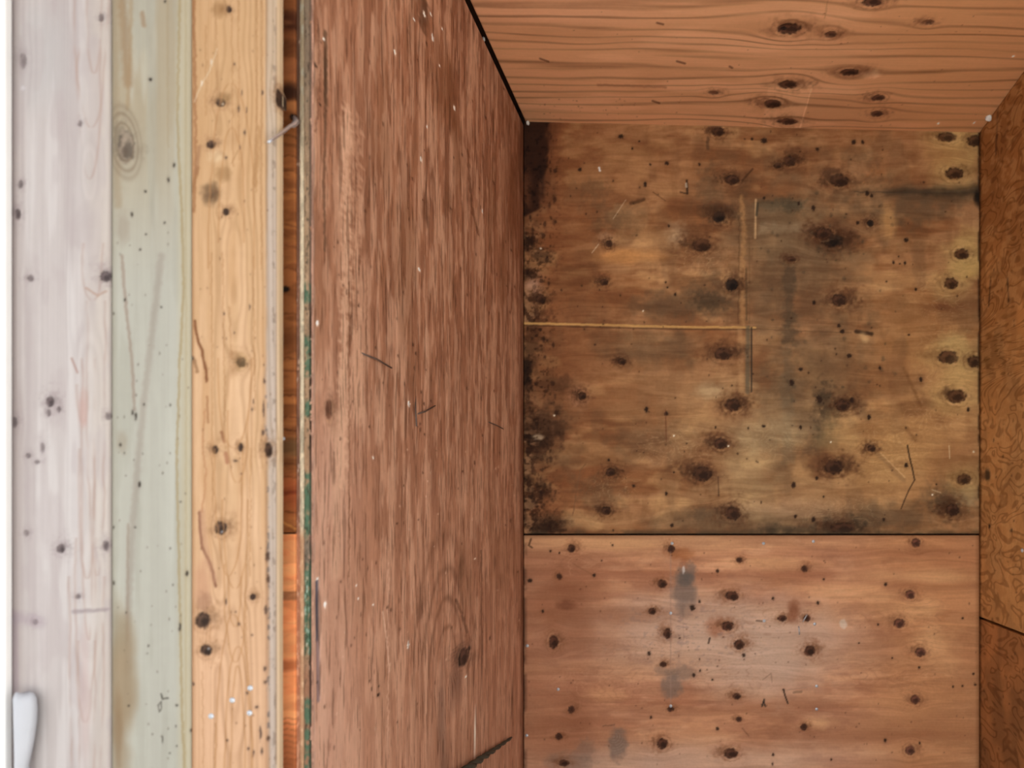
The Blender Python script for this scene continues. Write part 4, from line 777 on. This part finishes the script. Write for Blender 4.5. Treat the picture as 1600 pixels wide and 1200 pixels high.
for p in [(1050, 849), (1048, 958), (1194, 970), (1048, 1103), (1193, 849), (824, 1009), (872, 1077), (823, 1149), (1271, 846), (1273, 975), (1276, 1072), (1276, 1108)]: screw(hm_back, *p, YB, panel_low)
for p in [(330, 1119), (363, 1094), (391, 1075), (390, 1114)]: screw(hm_b3, *p, Y3, b3)
screw(hm_s, 442.5, 685.5, YS, wall_front)
o = obj('screw', head_mesh('screw_head_side', .0045, .003), None, right_up, smooth=False)
Yq = XR*F/(1597.5-CX); o.rotation_euler = (0, 0, -math.pi/2); o.location = (XR+.0003, Yq, fz(860, Yq))
# two bright staples
for k, (a, b) in enumerate([((1254.5, 971), (1261, 960)), ((1248, 979), (1249, 991))]):
    A = Vector((fx(a[0], YB), YB-.0016, fz(a[1], YB))); B = Vector((fx(b[0], YB), YB-.0016, fz(b[1], YB)))
    st = obj('staple', tube_mesh('staple', [A+Vector((0, .0016, 0)), A, B, B+Vector((0, .0016, 0))], .0016, 6), M_bright, panel_low)

# bent nail between the orange board and the partition
def P3(px, py, Y): return Vector((fx(px, Y), Y, fz(py, Y)))
pts = [P3(459, 182, .848), P3(463, 190, .836), P3(458, 196, .830), P3(454, 196.5, .826), P3(446, 203, .818), P3(436, 211, .807), P3(427, 217, .798), P3(419.5, 222.5, .791)]
nail = obj('bent_nail', tube_mesh('bent_nail', pts, [.0018, .0030, .0024, .0017, .0016, .0015, .0014, .0012], 10), M_bright)
tag(nail, 'shiny bent nail sticking out beside the orange board near the top', 'nail')

# thin wires and pins left in the partition face
def PL(px, py, off):
    Y = (XL+off)*F/(px-CX); return Vector((XL+off, Y, fz(py, Y)))
wires = [([(563, 551), (588, 561), (612, 575)], 'thin dark wire pin slanting down, leftmost on the partition'),
         ([(649.3, 619), (649.5, 645), (651, 666)], 'thin dark upright pin in the middle of the partition'),
         ([(651, 647), (664, 643), (680, 634)], 'thin pin slanting up to the right beside the upright pin'),
         ([(762, 659), (775, 664), (786, 670)], 'short thin pin near the back corner of the partition')]
for p, lab in wires:
    o = obj('wire_pin', tube_mesh('wire_pin', [PL(*p[0], -.001), PL(*p[1], .003), PL(*p[2], .006)], [.0011, .0013, .0011], 6), M_steel)
    tag(o, lab, 'pin', 'wire pins in the partition')

# twisted dark cord lying against the foot of the visible partition
bm = bmesh.new(); a0, a1 = PL(799, 1153, .004), PL(700, 1222, .010)
ax = (a1-a0); n = 60; u = ax.normalized().orthogonal().normalized(); v = ax.normalized().cross(u)
cord = bpy.data.objects.new('twisted_cord', None); C.objects.link(cord); cord.location = a1; tag(cord, 'dark green-black twisted cord end at the bottom of the partition', 'cord')
for k in range(2):
    pp = []; rr = []
    for i in range(n+1):
        q = i/n; R = .0018+.0027*min(1, q*1.5); th = q*30+k*math.pi
        pp.append(a0+ax*q+(u*math.cos(th)+v*math.sin(th))*R*.7-a1); rr.append(R)
    obj('strand', tube_mesh('strand', pp, rr, 7), M_cord, cord)
bm.free()

# white plastic strip hanging against the pink board by the trim
YW = .786
bm = bmesh.new(); prof = [(1084, 20, 40, .35), (1087, 18, 46, .7), (1094, 17, 49, 1), (1110, 17.5, 50.5, 1), (1130, 18, 49.5, 1), (1155, 19, 46.5, .95), (1180, 20, 41.5, .9), (1200, 21, 37, .85), (1240, 22, 34, .8), (1300, 22, 32, .8)]
rings = []
for py, xa, xb, th in prof:
    cx_, hw = (xa+xb)/2, (xb-xa)/2; r = []
    for k in range(16):
        a = 2*math.pi*k/16; fold = 1+.18*math.cos(3*a+.6)
        r.append(bm.verts.new((fx(cx_+hw*math.cos(a), YW), YW+.004-.0075*th*math.sin(a)*fold, fz(py+2*math.sin(a*2), YW))))
    rings.append(r)
for a, b in zip(rings[:-1], rings[1:]):
    for k in range(16): bm.faces.new((a[k], a[(k+1) % 16], b[(k+1) % 16], b[k]))
bm.faces.new(rings[0]); bm.faces.new(rings[-1][::-1]); bmesh.ops.recalc_face_normals(bm, faces=bm.faces[:])
me = bpy.data.meshes.new('white_strip'); bm.to_mesh(me); bm.free()
ws = obj('white_strip', me, M_plastic); tag(ws, 'white tapering plastic strip with rounded top beside the white trim, bottom left', 'strip')

# cobweb tufts in the two upper corners
def web(px, py, Y, r, lab, seed):
    g = np.random.default_rng(seed); bm = bmesh.new(); bmesh.ops.create_icosphere(bm, subdivisions=2, radius=1)
    for vv in bm.verts: vv.co = vv.co*(r*g.uniform(.7, 1.25)); vv.co.z *= 1.3
    me = bpy.data.meshes.new('cobweb_tuft'); bm.to_mesh(me); bm.free(); o = obj('cobweb_tuft', me, M_web); o.location = P3(px, py, Y); tag(o, lab, 'cobweb', 'cobweb tufts'); return o
web(1545, 184, 2.255*Q, 4.6*MS, 'small white cobweb tuft where ceiling meets the right wall', 1)
web(824.5, 192, 2.335*Q, 2.6*MS, 'tiny white cobweb tuft in the dark left back corner', 2)
web(755.5, 61.5, 1.95*Q, 2.2*MS, 'tiny white cobweb tuft on the joint above the partition', 3)
